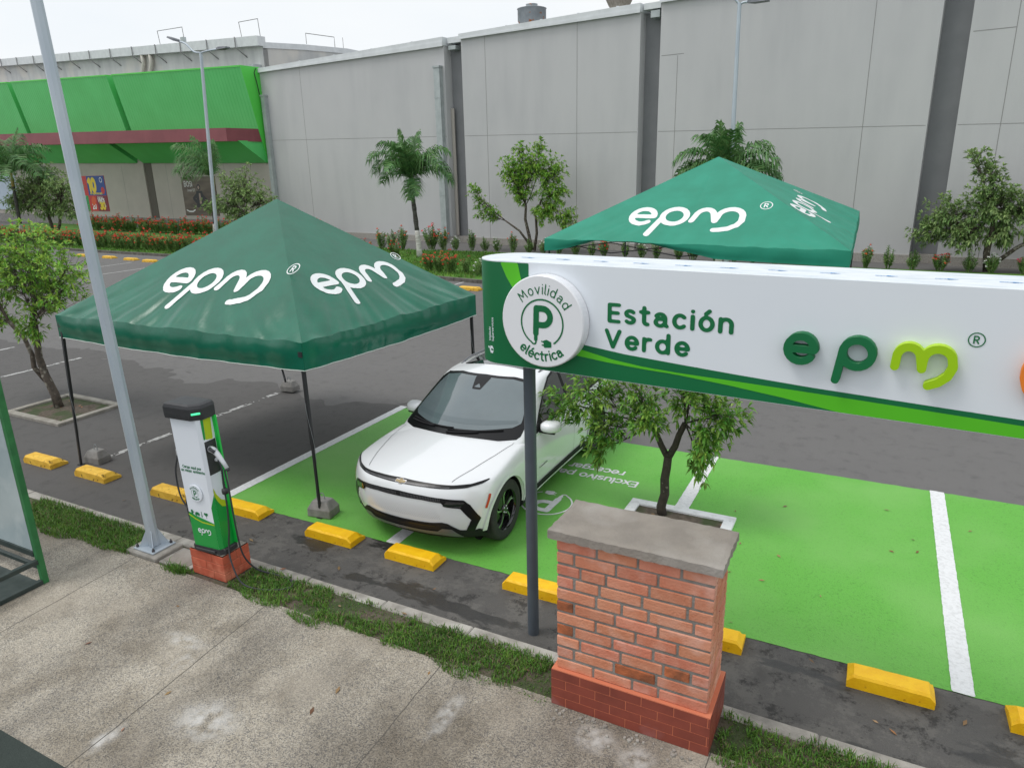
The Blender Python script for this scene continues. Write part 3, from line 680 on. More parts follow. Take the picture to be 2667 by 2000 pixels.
mb=MB(); shape(mb,mesh2d(sd_strokes([[(0,0),(.1,.1)]],.35),.06),lambda a,b:W(-40.8+a,2.2+b,-.0465)); _loc(mb.build('orange_print',co_,P1),P1)
m_brn=mat('print_brown',(.10,.075,.06),.5,c2=(.17,.13,.10),ns=1.5,stretch=(.4,.4,2))
P2=poster('fashion_poster',-26.7,-22.3,1.2,4.15,m_brn,'dark brown advertising poster lettered BOSI on the beige store wall')
mb=MB(); wtext(mb,'BOSI',-26.35,3.42,.55,.09); wtext(mb,'Local 127',-26.0,3.05,.25,.09); shape(mb,mesh2d(sd_strokes([[(0,.1),(.3,0),(.8,0),(1.1,.12)]],.05),.03),lambda a,b:W(-26.45+a,1.5+b,-.046)); _loc(mb.build('white_print',cw,P2),P2)
mb=MB(); shape(mb,mesh2d(comb('u',sd_poly([(-.45,0),(.5,0),(.35,1.1),(-.3,1.1)],.08),sd_strokes([[(0,1.45)]],.24),sd_strokes([[(-.3,.9),(-.8,.6),(-.5,.35)],[(.3,.9),(.8,.5)]],.13)),.05),lambda a,b:W(-24.5+a,1.9+b,-.046)); _loc(mb.build('seated_figure_print',mat('print_shadow',(.03,.03,.035),.5),P2),P2)
mb=MB(); shape(mb,mesh2d(sd_strokes([[(0,0)]],.13),.04),lambda a,b:W(-24.5+a,3.33+b,-.050)); shape(mb,mesh2d(sd_poly([(-.14,0),(.14,0),(.1,.8),(-.1,.8)]),.05),lambda a,b:W(-24.45+a,2.1+b,-.050)); _loc(mb.build('figure_highlight_print',mat('print_skin',(.35,.26,.22),.5),P2),P2)
P3=poster('pale_wall_board',-60.5,-55.5,1.3,4.7,mat('print_paleblue',srgb(190,205,220),.5),'pale blue and white board on the store wall at the far left edge')
mb=MB(); wtext(mb,'A',-56.4,2.6,1.2,.22); _loc(mb.build('blue_print',cb,P3),P3)
# ---- pale warehouse behind
wh=thing('warehouse',W(-50,0,15),'pale weathered warehouse with long white gutter rising behind the green store front','building')
wl=lambda mb,n,m: _loc(mb.build(n,m,wh),wh)
m_wh=mat('warehouse_wall',(.58,.59,.58),.9,c2=(.46,.47,.47),ns=1.2,nd=7,stretch=(1,1,.25),c3=(.62,.60,.56),ns3=.3,r3=(.5,.65))
zw=lambda s:15.0+(-27.5-s)*.0555
mb=MB(); wbox(mb,-100,-27.5,-.1,0,10,10.5,0,(zw(-100),zw(-27.5)))
# side wall with curved roofline
side=[(10,14.75),(14.7,15.1),(20,15.35),(26,15.2),(40,14.2)]
vs=[];fs=[]
for o_,z_ in side: vs+= [W(-27.5,0,o_),W(-27.5,z_,o_)]
for i in range(len(side)-1): fs.append((2*i,2*i+2,2*i+3,2*i+1))
mb.add(vs,fs); wl(mb,'wall',m_wh)
mb=MB(); wbox(mb,-100,-27.4,0,0,9.55,10.1,0,None) if False else None
def gut(s0,s1):
    a,b=zw(s0),zw(s1); vs=[W(s0,a-.15,9.5),W(s1,b-.15,9.5),W(s1,b-.15,10.3),W(s0,a-.15,10.3),W(s0,a+.62,9.45),W(s1,b+.62,9.45),W(s1,b+.62,10.3),W(s0,a+.62,10.3)]
    mb.add(vs,[(0,3,2,1),(4,5,6,7),(0,1,5,4),(1,2,6,5),(2,3,7,6),(3,0,4,7)])
gut(-100,-27.4); wl(mb,'gutter',m_trim)
for s in np.arange(-96,-28,4.1):
    mb=MB(); z=zw(s); mb.tube([W(s,z+.66,9.40),W(s,z-.2,9.40),W(s+.7,z-1.0,10)],.05,5); wl(mb,'gutter_bracket',mat('bracket_grey',(.25,.25,.25),.7))
mb=MB()
for (o0,z0),(o1,z1) in zip(side[:-1],side[1:]):
    mb.add([W(-27.42,z0-.05,o0),W(-27.42,z1-.05,o1),W(-27.42,z1+.42,o1),W(-27.42,z0+.42,o0),W(-28.5,z1+.5,o1),W(-28.5,z0+.5,o0)],[(0,1,2,3),(3,2,4,5)])
wl(mb,'roof_edge',m_trim)
for s in (-45.6,-44.2):
    mb=MB(); mb.tube([W(s,zw(s)-.1,9.7),W(s+.05,zw(s)-.9,9.72),W(s-.6,zw(s)-1.9,9.75),W(s-.6,8,9.75)],.2,8); wl(mb,'drain_pipe',mat('pipe_cream',(.55,.53,.47),.5))
mb=MB()
def rail(s0,s1,o_,h):
    z=zw(s0)+.6; mb.tube([W(s0,z,o_),W(s0-.2,z+h,o_),W(s1,zw(s1)+.7+h,o_),W(s1+.1,zw(s1)+.6,o_)],.03,4)
rail(-42.5,-38.6,9.9,1.3); wl(mb,'roof_rail',mat('rail_dark',(.12,.12,.12),.6)); mb=MB(); rail(-30.0,-27.6,9.9,1.3); wl(mb,'roof_rail',mat('rail_dark',(.12,.12,.12),.6)); mb=MB()
mb.tube([W(-27.5,15.6,15),W(-27.5,16.5,15),W(-27.5,16.6,18.5),W(-27.5,15.7,18.5)],.03,4); mb.tube([W(-27.5,15.6,19.6),W(-27.5,16.7,19.6)],.025,4); wl(mb,'roof_rail',mat('rail_dark',(.12,.12,.12),.6))
mb=MB(); wbox(mb,-28.9,-27.9,11.5,13.4,9.1,9.98); wl(mb,'duct_hood',m_metalg)
mb=MB(); wbox(mb,-38.7,-38.2,zw(-38.5)+.6,zw(-38.5)+1.1,9.6,9.9); wl(mb,'roof_box',m_metalg)
# ================================================================== WHEEL STOPS
m_yel=mat('stop_yellow',srgb(255,202,18),.5,c2=srgb(246,188,8),ns=9,nd=5,bump=.4,bs=50,c3=srgb(200,140,20),ns3=14,r3=(.66,.74))
m_yel2=mat('stop_yellow_worn',srgb(242,196,72),.65,c2=srgb(222,172,52),ns=9,nd=5,bump=.5,bs=50,c3=srgb(112,84,34),ns3=16,r3=(.60,.68))
def stop_mesh(m,seed,L=.69,D=.27,H=.125):
    rnd=random.Random(seed); mb=MB(); nx=14
    # cross-section: vertical camera side, sloped car side, chamfered ends
    for_prof=[(0,0),(0,H-.02),(.018,H),(D*.62,H),(D*.70,H-.012),(D,.035),(D,0)]
    vs=[];fs=[]; n=len(for_prof)
    for i in range(nx+1):
        t=i/nx; x=-L/2+L*t; e=min(t,1-t)*L; k=1 if e>.05 else (.55+.45*e/.05)
        for y,z in for_prof:
            j=.0025 if z>0 else 0
            vs.append((x+rnd.uniform(-j,j),y+rnd.uniform(-j,j),z*k if z>.04 else z+rnd.uniform(0,j)))
    for i in range(nx):
        for q in range(n-1): fs.append((i*n+q,i*n+q+1,(i+1)*n+q+1,(i+1)*n+q)[::-1])
    fs+=[tuple(range(n)),tuple(nx*n+k for k in range(n))[::-1]]
    mb.add(vs,fs); return mb.build('wheel_stop',m)
sd0=[stop_mesh(m_yel,i) for i in range(3)]; sd1=[stop_mesh(m_yel2,i+5) for i in range(3)]
used=set()
def place_stop(kind,x,y,rz,label,group,sx=1):
    src=(sd0 if kind==0 else sd1)[int(abs(x)*7)%3]
    if src.name in used: o=src.copy(); col.objects.link(o)
    else: o=src; used.add(src.name)
    o.location=(x,y,.002 if y>20 else .0045); o.rotation_euler=(0,0,rz); o.scale=(sx,1 if y<20 else 1.35,1); tag(o,label,'wheel stop',group); return o
ng='yellow wheel stops in the near row'
for k,x,y,lab,sx in ((1,-11.13,5.50,'worn yellow wheel stop left of the left canopy leg, leftmost of the near row',1),
 (1,-9.88,5.52,'worn yellow wheel stop right beside the front left leg of the near canopy',1),
 (1,-8.24,5.56,'worn yellow wheel stop with chipped edge between grey pole and charger',1),
 (0,-6.98,5.64,'bright yellow wheel stop directly behind the right side of the charger',1.03),
 (0,-5.46,5.60,'bright yellow wheel stop beside the concrete weight of the front canopy leg',1.02),
 (0,-4.29,5.60,'bright yellow wheel stop in front of the white car bumper',.95),
 (0,-2.78,5.63,'bright yellow wheel stop behind the dark sign pole',.99),
 (0,-1.04,5.61,'bright yellow wheel stop peeking out right of the brick pillar',.98),
 (0,.47,5.60,'bright yellow wheel stop alone at the lower right of the green bays',.93),
 (0,1.62,5.60,'bright yellow wheel stop cut by the right edge of the picture',.95)):
    place_stop(k,x,y,random.uniform(-.03,.03),lab,ng,sx)
fg='yellow wheel stops across the aisle'
for x,y,lab in ((-40.1,24.55,'far yellow wheel stop just left of the tall grey pole'),(-37.6,24.4,'far yellow wheel stop just right of the tall grey pole'),(-35.4,24.15,'far yellow wheel stop second from the slope of the near canopy'),(-33.6,23.95,'far yellow wheel stop nearest the slope of the near canopy'),
 (-49.2,25.7,'far yellow wheel stop glimpsed through the left tree'),(-52.0,26.0,'leftmost far yellow wheel stop glimpsed behind the left tree'),(-13.2,21.9,'lone yellow wheel stop by the island kerb left of the sign')):
    place_stop(1,x,y,random.uniform(-.05,.05),lab,fg,1.25)
# ================================================================== PLANTS
m_leaf=mat('leaf_green',srgb(132,172,76),.42,c2=srgb(96,140,52),ns=3,isl=.45,isle=.03,trans=.3,spec=.35)
m_leafb=mat('leaf_bright',srgb(162,200,92),.45,c2=srgb(120,166,66),ns=2.2,isl=.40,isle=.03,trans=.35,spec=.35)
m_leafd=mat('leaf_grey_green',srgb(158,182,120),.5,c2=srgb(124,152,94),ns=1.2,isl=.45,isle=.02,trans=.3,spec=.3)
m_bark=mat('bark',(.12,.095,.075),.9,c2=(.06,.05,.04),ns=14,nd=6,bump=.8,bs=40,c3=(.26,.24,.20),ns3=9,r3=(.56,.64))
m_barkd=mat('bark_dark',(.065,.055,.042),.9,c2=(.035,.03,.024),ns=14,nd=6,bump=.8,bs=40,c3=(.16,.15,.12),ns3=14,r3=(.62,.68))
def leaf(mb,p,d,L,Wd,rnd,droop=.25,fold=.25):
    d=d.normalized(); up=Vector((0,0,1)); s=d.cross(up)
    if s.length<.1: s=Vector((1,0,0))
    s.normalize(); s=(s+up*rnd.uniform(-.5,.5)).normalized(); nn=s.cross(d).normalized()
    if nn.z<0: nn=-nn
    m_=p+d*L*.58-up*L*droop*.25; t=p+d*L*.97-up*L*droop
    a=p+d*L*.55+s*Wd/2+nn*Wd*fold-up*L*droop*.2; b=p+d*L*.55-s*Wd/2+nn*Wd*fold-up*L*droop*.2
    mb.add([p,a,t,b,m_],[(0,4,1),(1,4,2),(0,3,4),(3,2,4)])
def rosette(mb,p,d,n,L,rnd,spread=1.0,ratio=.32):
    d=d.normalized(); u=d.orthogonal().normalized(); v=d.cross(u)
    for k in range(n):
        a=2*PI*k/n+rnd.uniform(-.5,.5); sp=spread*rnd.uniform(.5,1.3)
        dd=d+(u*math.cos(a)+v*math.sin(a))*sp; leaf(mb,p,dd,L*rnd.uniform(.65,1.15),L*ratio*rnd.uniform(.8,1.2),rnd,rnd.uniform(.0,.5))
def bez(a,b,bend,n=6):
    m_=(a+b)/2+bend; return [a*(1-t)**2+m_*2*t*(1-t)+b*t*t for t in [i/n for i in range(n+1)]]
def rvec(rnd,k): return Vector((rnd.uniform(-k,k),rnd.uniform(-k,k),rnd.uniform(-k,k)))
def make_tree(base,trunks,blobs,label,group,L,lm,bm,seed,nros=7,limb=.03,tw=.008,name='tree',ratio=.32,dens=1.9):
    """trunks: list of (points rel. to base, r0, r1); blobs: (centre, radii, tips, trunk index)"""
    rnd=random.Random(seed); t=thing(name,base,label,'tree',group); T=MB(); C=MB()
    for pts,r0,r1 in trunks:
        n=len(pts)-1; T.tube([Vector(p) for p in pts],[r0+(r1-r0)*i/n for i in range(n+1)],9)
    for c,r,nt_,ti in blobs:
        c=Vector(c); st=Vector(trunks[ti][0][-1]); r1=trunks[ti][2]
        L_=(c-st).length
        lp=bez(st,c,rvec(rnd,.12*L_)+Vector((0,0,-.08*L_))); T.tube(lp,[limb+(limb*.4-limb)*i/6 for i in range(7)],6)
        for _ in range(int(nt_*dens)):
            dv_=Vector((rnd.gauss(0,1),rnd.gauss(0,1),rnd.gauss(0,1))).normalized()*rnd.random()**.38
            tip=c+Vector((dv_.x*r[0],dv_.y*r[1],dv_.z*r[2])); s=lp[rnd.randint(2,6)]
            q=bez(s,tip,rvec(rnd,.15*(tip-s).length),4); T.tube(q,[tw,tw*.8,tw*.6,tw*.5,tw*.4],4,cap=False)
            dr=(q[-1]-q[-2]).normalized()+Vector((0,0,.25))
            rosette(C,tip,dr,nros,L,rnd,ratio=ratio)
            if rnd.random()<.95: rosette(C,q[3]+rvec(rnd,L*.3),dr+rvec(rnd,.6),nros-1,L,rnd,ratio=ratio)
            if rnd.random()<.8: rosette(C,q[2]+rvec(rnd,L*.4),dr+rvec(rnd,.8),max(3,nros-3),L,rnd,ratio=ratio)
    T.build('trunk',bm,t); C.build('crown',lm,t); return t
# near right tree (in the white edged pit), under the sign
make_tree((-2.07,7.93,0),[([(0,0,0),(-.02,-.0,.12),(.02,0,.3),(.01,0,.5),(.03,0,.66),(.04,0,.80)],.062,.05),([(.04,0,.78),(-.05,.02,.92),(-.12,.04,1.05),(-.2,.05,1.15)],.042,.03),([(.04,0,.78),(.12,0,.95),(.16,0,1.1),(.22,.03,1.25)],.045,.035)],
 [((-1.0,-.05,1.55),(.45,.35,.40),26,1),((-1.35,.0,1.30),(.30,.3,.30),12,1),((-.75,-.15,1.15),(.32,.3,.28),16,1),((-.35,.1,1.55),(.35,.4,.4),20,1),((-.15,-.25,1.30),(.28,.3,.2),14,1),((.25,0,1.65),(.4,.4,.4),24,2),((.65,0,1.45),(.32,.35,.35),20,2),((.55,-.1,1.10),(.25,.25,.22),12,2),((.45,-.1,.78),(.10,.12,.28),7,2),((-.85,-.1,.80),(.14,.14,.2),6,1),((0,.1,2.15),(.8,.6,.4),26,2)],
 'small leafy tree with dark forked trunk in the white edged pit behind the brick pillar',None,.115,m_leaf,m_barkd,21,nros=7,limb=.012,tw=.003,ratio=.30,dens=1.9)
# near left tree
make_tree((-13.72,7.4,.02),[([(0,0,0),(-.05,0,.25),(-.22,0,.6),(-.30,.0,.95),(-.24,0,1.35),(-.18,0,1.7)],.085,.05),([(-.26,0,.5),(-.45,-.05,.75),(-.42,-.05,1.0),(-.55,-.05,1.3),(-.95,-.05,1.6)],.05,.035)],
 [((-.55,0,2.6),(.75,.7,.6),44,0),((.35,-.1,2.75),(.75,.6,.55),44,0),((1.15,0,2.70),(.55,.5,.45),28,0),((-.2,.1,3.1),(.8,.7,.45),34,0),((.9,0,2.3),(.45,.4,.35),16,0),((-1.4,-.1,2.35),(.7,.6,.6),34,1),((-1.9,0,1.9),(.5,.5,.45),22,1),((-1.3,0,1.55),(.4,.4,.25),12,1),((0,0,1.95),(.5,.4,.25),16,0),((-.1,-.1,1.5),(.28,.25,.22),10,0),((-1.9,0,2.9),(.7,.6,.5),24,1)],
 'leafy tree with pale mottled leaning trunk in the concrete edged pit at left',None,.125,m_leafb,m_bark,33,nros=7,limb=.022,tw=.006,ratio=.30)
# island trees
make_tree((-16.2,33.5,.09),[([(0,0,0),(-.15,0,.8),(-.35,0,1.6),(-.3,0,2.3)],.10,.06),([(.15,0,0),(.3,0,.9),(.25,0,1.8),(.6,0,2.6)],.08,.05),([(-.1,0,.3),(-.7,0,1.0),(-1.5,0,1.5)],.07,.04)],
 [((-.9,0,4.0),(1.0,.8,.9),34,0),((.1,0,4.4),(1.0,.8,.9),34,0),((1.1,0,4.0),(.9,.8,.9),30,1),((1.3,0,2.9),(.8,.8,.8),26,1),((-.6,0,3.0),(.9,.8,.7),24,0),((-2.6,0,1.9),(.7,.6,.5),13,2),((-3.3,0,3.0),(.45,.5,.35),7,2),((-3.1,0,2.4),(.3,.3,.3),4,2),((2.0,0,1.7),(.6,.6,.6),13,1),((.5,0,5.2),(.3,.3,.4),5,0),((-.6,0,5.1),(.4,.3,.3),5,0),((.8,0,1.9),(.8,.8,.6),18,1)],
 'sparse multi stemmed tree standing between the palm and the far canopy',None,.22,m_leafb,m_bark,41,nros=7,limb=.024,tw=.009,ratio=.32,dens=2.8)
make_tree((3.6,31.9,.09),[([(0,0,0),(-.1,0,.7),(-.05,0,1.5),(.0,0,2.2)],.13,.08),([(.1,0,.2),(.8,0,.9),(1.8,0,1.6)],.09,.05)],
 [((-.2,0,2.6),(1.1,.8,1.0),50,0),((-1.0,0,1.3),(.9,.8,.6),30,0),((3.2,0,2.2),(1.0,.8,1.2),40,1),((-1.6,0,2.0),(.9,.8,.9),36,0),((-2.2,0,1.4),(.6,.6,.6),16,0),((.6,0,2.2),(1.0,.8,1.0),40,0),((1.6,0,2.6),(.9,.8,1.0),34,1),((-.4,0,3.6),(.5,.5,.5),12,0),((-.9,0,4.2),(.5,.4,.3),8,0),((2.6,0,3.0),(.8,.8,1.1),30,1),((2.4,0,1.5),(.9,.8,.7),24,1),((.3,0,1.3),(.7,.6,.4),16,0)],
 'bushy multi branched tree in front of the hall at the right edge',None,.21,m_leafd,m_bark,43,nros=7,limb=.03,tw=.010,ratio=.34,dens=2.6)
make_tree((-35.0,32,.09),[([(0,0,0),(.1,0,.8),(0,0,1.5),(.1,0,2.0)],.12,.08)],
 [((-1.2,0,2.5),(1.4,1,.9),44,0),((.3,0,3.3),(1.5,1,.9),48,0),((1.5,0,2.6),(1.2,1,.9),34,0),((-3.0,0,2.3),(1.0,.8,.45),18,0),((-.9,0,3.9),(.9,.8,.5),16,0),((.6,0,4.3),(.7,.6,.6),7,0),((-.3,0,1.7),(1.2,.9,.5),26,0)],
 'rounded grey green tree rising behind the left slope of the near canopy',None,.24,m_leafd,m_bark,47,nros=6,limb=.04,tw=.015,ratio=.32)
make_tree((-53.6,31,.09),[([(0,0,0),(.2,0,1.0),(0,0,2.0)],.15,.1),([(.3,0,0),(1.2,0,1.0),(1.6,0,2.0)],.12,.08)],
 [((-2.2,0,3.3),(1.8,1.2,1.3),60,0),((0,0,4.2),(1.8,1.2,1.4),60,0),((2.2,0,3.4),(1.7,1.2,1.4),56,1),((-3.6,0,2.4),(1.5,1,1.0),34,0),((.5,0,2.3),(1.8,1.2,.9),44,0),((3.0,0,2.0),(1.1,1,.7),24,1)],
 'broad grey green tree by the store wall at the far left',None,.30,m_leafd,m_bark,53,nros=6,limb=.05,tw=.018,ratio=.32)
# palms
m_frond=mat('frond_green',srgb(104,146,84),.5,c2=srgb(72,112,62),ns=1.5,isl=.35,isle=.02,trans=.2,spec=.4)
m_shaft=mat('crownshaft',srgb(176,150,84),.6,c2=srgb(120,130,70),ns=3)
m_ptrunk=mat('palm_trunk_dark',(.04,.036,.032),.9,c2=(.10,.10,.09),ns=5,nd=6,stretch=(1,1,6),bump=.8,bs=20)
m_pwhite=mat('trunk_whitewash',(.66,.65,.62),.8,c2=(.40,.38,.34),ns=4,nd=6,stretch=(1,1,5),bump=.6,bs=20)
def palm(base,top,H,label,fronds,seed,Ls=2.3,white=1.3,rz=0):
    rnd=random.Random(seed); t=thing('palm_tree',base,label,'palm tree')
    def P(f): return Vector((top[0]*f**1.2,top[1]*f,H*f))
    fw=white/H
    mb=MB(); mb.tube([P(fw*i/4) for i in range(5)],[.17,.135,.125,.12,.115],12); mb.build('whitewashed_base',m_pwhite,t)
    mb=MB(); pts=[P(fw+(.80-fw)*i/8) for i in range(9)]; mb.tube(pts,[.118-.012*math.sin(i*2.1)-i*.002 for i in range(9)],12); mb.build('trunk',m_ptrunk,t)
    mb=MB(); mb.tube([P(.80),P(.9),P(1.0)],[.11,.10,.055],10); mb.build('crownshaft',m_shaft,t)
    mb=MB(); c=P(1.0)
    for az,el,L,dr in fronds:
        az=math.radians(az); el=math.radians(el); d=Vector((math.cos(az)*math.cos(el),math.sin(az)*math.cos(el),math.sin(el))); h=Vector((math.cos(az),math.sin(az),0))
        n=18; L=L*1.18; dr=dr*1.12; pts=[]; p=c.copy(); dd=d.copy()
        for i in range(n+1):
            pts.append(p.copy()); p+=dd*L/n; dd=(dd+Vector((0,0,-dr*(.4+i/n*1.3)/n))).normalized()
        mb.tube(pts,[.03*(1-i/n*.85) for i in range(n+1)],4)
        side=h.cross(Vector((0,0,1)))
        for i in range(2,n+1):
            tg=(pts[i]-pts[i-1]).normalized(); nl=.78*math.sin(PI*(.18+.75*i/n))**.7*L/2.2
            for sgn in (-1,1):
                for k in range(3):
                    q=pts[i]-tg*L/n*k/4; lift=rnd.uniform(-.25,.55)
                    ld=(side*sgn*1.0+tg*rnd.uniform(.5,.9)+Vector((0,0,lift))).normalized(); m_=q+ld*nl*.55; e=q+ld*nl*rnd.uniform(.85,1.1)+Vector((0,0,-nl*rnd.uniform(.35,.75)))
                    ww=tg*.030; mb.add([q-ww,q+ww,m_+ww*.9,m_-ww*.9,e],[(0,1,2,3),(3,2,4)])
    mb.build('crown',m_frond,t); return t
fr1=[(180,50,2.2,2.1),(195,62,2.3,2.2),(170,30,1.9,1.6),(0,45,2.3,2.2),(-15,58,2.3,2.3),(15,35,2.1,1.9),(90,60,2.0,2.0),(110,75,2.0,1.5),(-90,55,1.9,2.2),(-70,70,2.1,2.0),(-110,72,2.1,1.9),(-45,20,1.5,2.6),(-60,-10,1.3,1.8),(60,80,1.9,.9),(240,82,1.9,.6),(150,70,2.1,1.7),(35,64,2.2,1.9)]
palm((-20.45,29.45,.09),(-.32,.05),3.75,'palm with whitewashed base and dark trunk on the lawn in front of the hall',fr1,61)
fr2=[(180,40,2.3,2.0),(200,55,2.4,2.0),(165,25,2.2,1.6),(0,35,2.4,1.8),(-15,50,2.5,2.0),(18,25,2.4,1.6),(90,60,2.0,2.0),(120,70,2.2,1.3),(-90,50,2.0,2.0),(-70,72,2.1,1.5),(-115,70,2.1,1.6),(60,78,2.0,.8),(240,80,2.0,.7),(150,66,2.3,1.5),(35,60,2.3,1.7),(215,35,2.1,1.7),(-35,35,2.2,1.8)]
palm((-6.05,30.5,.09),(.05,.0),3.65,'palm crown showing behind the peak of the far canopy',[(a,e,L*.88,d) for a,e,L,d in fr2],67,white=1.0)
fr3=[(180,50,2.8,1.5),(185,38,2.7,1.4),(195,62,2.7,1.4),(178,28,2.4,1.3),(200,76,2.2,1.0),(160,55,2.5,1.5),(120,80,1.9,.8),(20,84,1.6,.5)]
palm((-37.9,32,.09),(.6,0),4.0,'windswept palm beside the curved lamp post, left of the near canopy',fr3,71,white=1.2)
palm((-55.5,30,.09),(.3,0),4.6,'palm half hidden behind the broad tree at the far left edge',[(a,e,L*1.3,d) for a,e,L,d in fr2],73,white=1.1)
# flowering shrubs
m_shr=mat('shrub_leaf',srgb(130,160,94),.5,c2=srgb(98,132,70),ns=5,isl=.4,isle=.03,trans=.2,spec=.3)
m_red=mat('flower_red',srgb(235,40,40),.6,isl=.35); m_wf=mat('flower_white',(.75,.76,.72),.6,isl=.15); m_or=mat('flower_orange',srgb(226,92,40),.6,isl=.3); m_pk=mat('flower_pink',srgb(200,50,90),.6,isl=.3)
def shrub_proto(h,r,nl,nf,fm,seed,fr=.075,name='flowering_shrub'):
    rnd=random.Random(seed); t=bpy.data.objects.new(name,None); col.objects.link(t); mb=MB(); F=MB(); tips=[]
    for i in range(int(10+r*26)):
        a=rnd.uniform(0,2*PI); rr=r*rnd.random()**.5; hh=h*rnd.uniform(.6,1.08)*(1-.35*(rr/r)**2); b=Vector((rr*.35*math.cos(a),rr*.35*math.sin(a),0)); tip=Vector((rr*math.cos(a),rr*math.sin(a),hh)); tips.append(tip)
        mb.tube([b,(b+tip)/2,tip],.012,3,cap=False)
        n=int(nl/(10+r*26))
        for k in range(n):
            f=.2+.8*k/n; q=b.lerp(tip,f); az=k*2.4; leaf(mb,q,Vector((math.cos(az),math.sin(az),.6)),.13*rnd.uniform(.7,1.2),.06,rnd,.1)
    rnd.shuffle(tips)
    for k in range(nf):
        c=tips[k%len(tips)]+Vector((rnd.uniform(-.04,.04),rnd.uniform(-.04,.04),.02-(k//len(tips))*.18)); 
        if rnd.random()<.3: c.z*=rnd.uniform(.5,.9)
        for _ in range(12):
            d=Vector((rnd.gauss(0,1),rnd.gauss(0,1),abs(rnd.gauss(0,1)))).normalized(); q=c+d*fr*rnd.uniform(.5,1); u=d.orthogonal().normalized()*.024; v=d.cross(u).normalized()*.024
            F.add([q-u,q-v,q+u,q+v],[(0,1,2,3)])
    mb.build('foliage',m_shr,t)
    if nf: F.build('blossoms',fm,t)
    return t
pr=[shrub_proto(1.05,.42,620,n,m_red,80+i,.085) for i,n in enumerate((16,10,22))]
pw=shrub_proto(.75,.30,300,9,m_wf,90,.07); po=shrub_proto(.9,.3,320,7,m_or,91,.06); pp=shrub_proto(.8,.3,300,5,m_pk,92,.07); pg=shrub_proto(.8,.26,300,0,m_red,93); pt=shrub_proto(1.25,.28,420,2,m_red,94)
first=set()
def put(pro,x,y,label,group,k=1,z=.09):
    if pro.name in first: o=copy_tree(pro)
    else: o=pro; first.add(pro.name)
    o.location=(x,y,z); o.rotation_euler=(0,0,random.uniform(0,6.28)); o.scale=(k,k,k*random.uniform(.9,1.15)); tag(o,label,'shrub',group); return o
for i in range(26):   # back hedge on the left
    x=-60+i*.72+random.uniform(-.1,.1); put(pr[i%3],x,37.6-(x+60)*.09+random.uniform(-.2,.2),'red flowering shrub in the hedge along the beige store wall','red flowering hedge by the store wall',1.15)
for i in range(14):
    x=-41.3+i*.72; put(pr[i%3],x,36.2-(x+42)*.13+random.uniform(-.2,.2),'red flowering shrub in the hedge along the beige store wall','red flowering hedge by the store wall',1.15)
for i in range(40):   # front hedge by the island kerb
    x=-56+i*.62+random.uniform(-.08,.08); yk=float(np.interp(x,[-75,-43.2,-34.5,-16,-13.7],[28.6,26.55,26.2,24,23.65])); put(pr[(i*2)%3],x,yk+1.15+random.uniform(-.15,.15),'red flowering shrub in the kerbside hedge across the aisle','red flowering hedge by the island kerb',.98)
for x,y,p,lab in ((-17.24,25.5,pr[0],'dense red flowering shrub leftmost of the three beside the lone yellow stop'),(-16.5,25.15,pr[1],'red flowering shrub middle of the three beside the lone yellow stop'),(-15.83,24.95,pr[2],'red flowering shrub rightmost of the three beside the lone yellow stop'),
 (-15.1,25.0,pp,'small shrub with a pink flower head on the island kerb'),(-14.35,24.75,pw,'low white flowering shrub touching the end of the sign on the island kerb'),(-21.6,29.0,pr[1],'red flowering shrub showing above the slope of the near canopy'),
 (-22.9,28.4,pr[2],'red flowering shrub tucked against the slope of the near canopy')): put(p,x,y,lab,None,.85)
for x,y,p,lab in ((-24.5,31.6,po,'broad olive shrub with orange flowers left of the whitewashed palm'),(-23.9,31.8,pg,'plain green shrub left of the whitewashed palm'),(-23.3,31.9,po,'tall green shrub with orange flowers immediately left of the whitewashed palm'),(-21.9,32.7,pr[1],'tall red flowering shrub by the hall drain duct'),(-21.0,32.6,po,'orange tipped shrub right of the tall red shrub by the duct')): put(p,x,y,lab,None,1.25)
for i,x in enumerate(np.arange(-20.3,8,.86)):
    p=(pw,pt,pg,pw,po,pg,pw,po,pg,pg,pr[0],pg,pw,pp,pg,pr[1])[i%16]
    put(p,float(x)+random.uniform(-.12,.12),32.7-max(0,x+18.6)*.053,{id(pw):'small white flowering shrub',id(pt):'tall narrow shrub with red tips',id(pg):'small plain green shrub',id(po):'small orange flowering shrub',id(pp):'small pink flowering shrub'}.get(id(p),'small dense red flowering shrub')+' in the thin row below the hall','thin row of shrubs below the hall',.95 if p is not pr[0] else .8)
# ================================================================== BIG SIGN
SL=Vector((-2.46,4.83,0)); SD=Vector((.99683,-.0795,0)); SN=Vector((.0795,.99683,0))
def SG(a,z,o=0):
    return SL+SD*a+SN*o+Vector((0,0,z))
RS=.28; A0=-.18; A1=4.7; Z0=2.69; Z1=3.515
def SW(a,z,o=0):  # wraps round the left end; o = height above the skin
    if a>=A0: return SG(a,z,-o)
    th=(A0-a)/RS; r=RS+o; return SG(A0-r*math.sin(th),z,RS-r*math.cos(th))
m_sw=mat('sign_white',(.79,.835,.88),.28,c2=(.76,.805,.86),ns=.8,spec=.5,coat=.15)
m_sg=mat('sign_dark_green',srgb(14,112,64),.35,c2=srgb(12,104,60),ns=.8)
m_sgl=mat('sign_light_green',srgb(88,190,36),.35)
m_film=mat('sign_film',(.78,.83,.87),.4,c2=(.62,.70,.76),ns=7,nd=7,ramp=(.45,.7),bump=.9,bs=9,stretch=(.6,2,1))
m_blue=mat('film_blue',srgb(70,150,215),.5)
m_pole=mat('pole_anthracite',srgb(82,90,98),.4,c2=srgb(76,84,92),ns=5,spec=.4)
m_lime=mat('letter_lime',srgb(160,206,10),.35); m_limes=mat('letter_lime_side',srgb(176,214,50),.4)
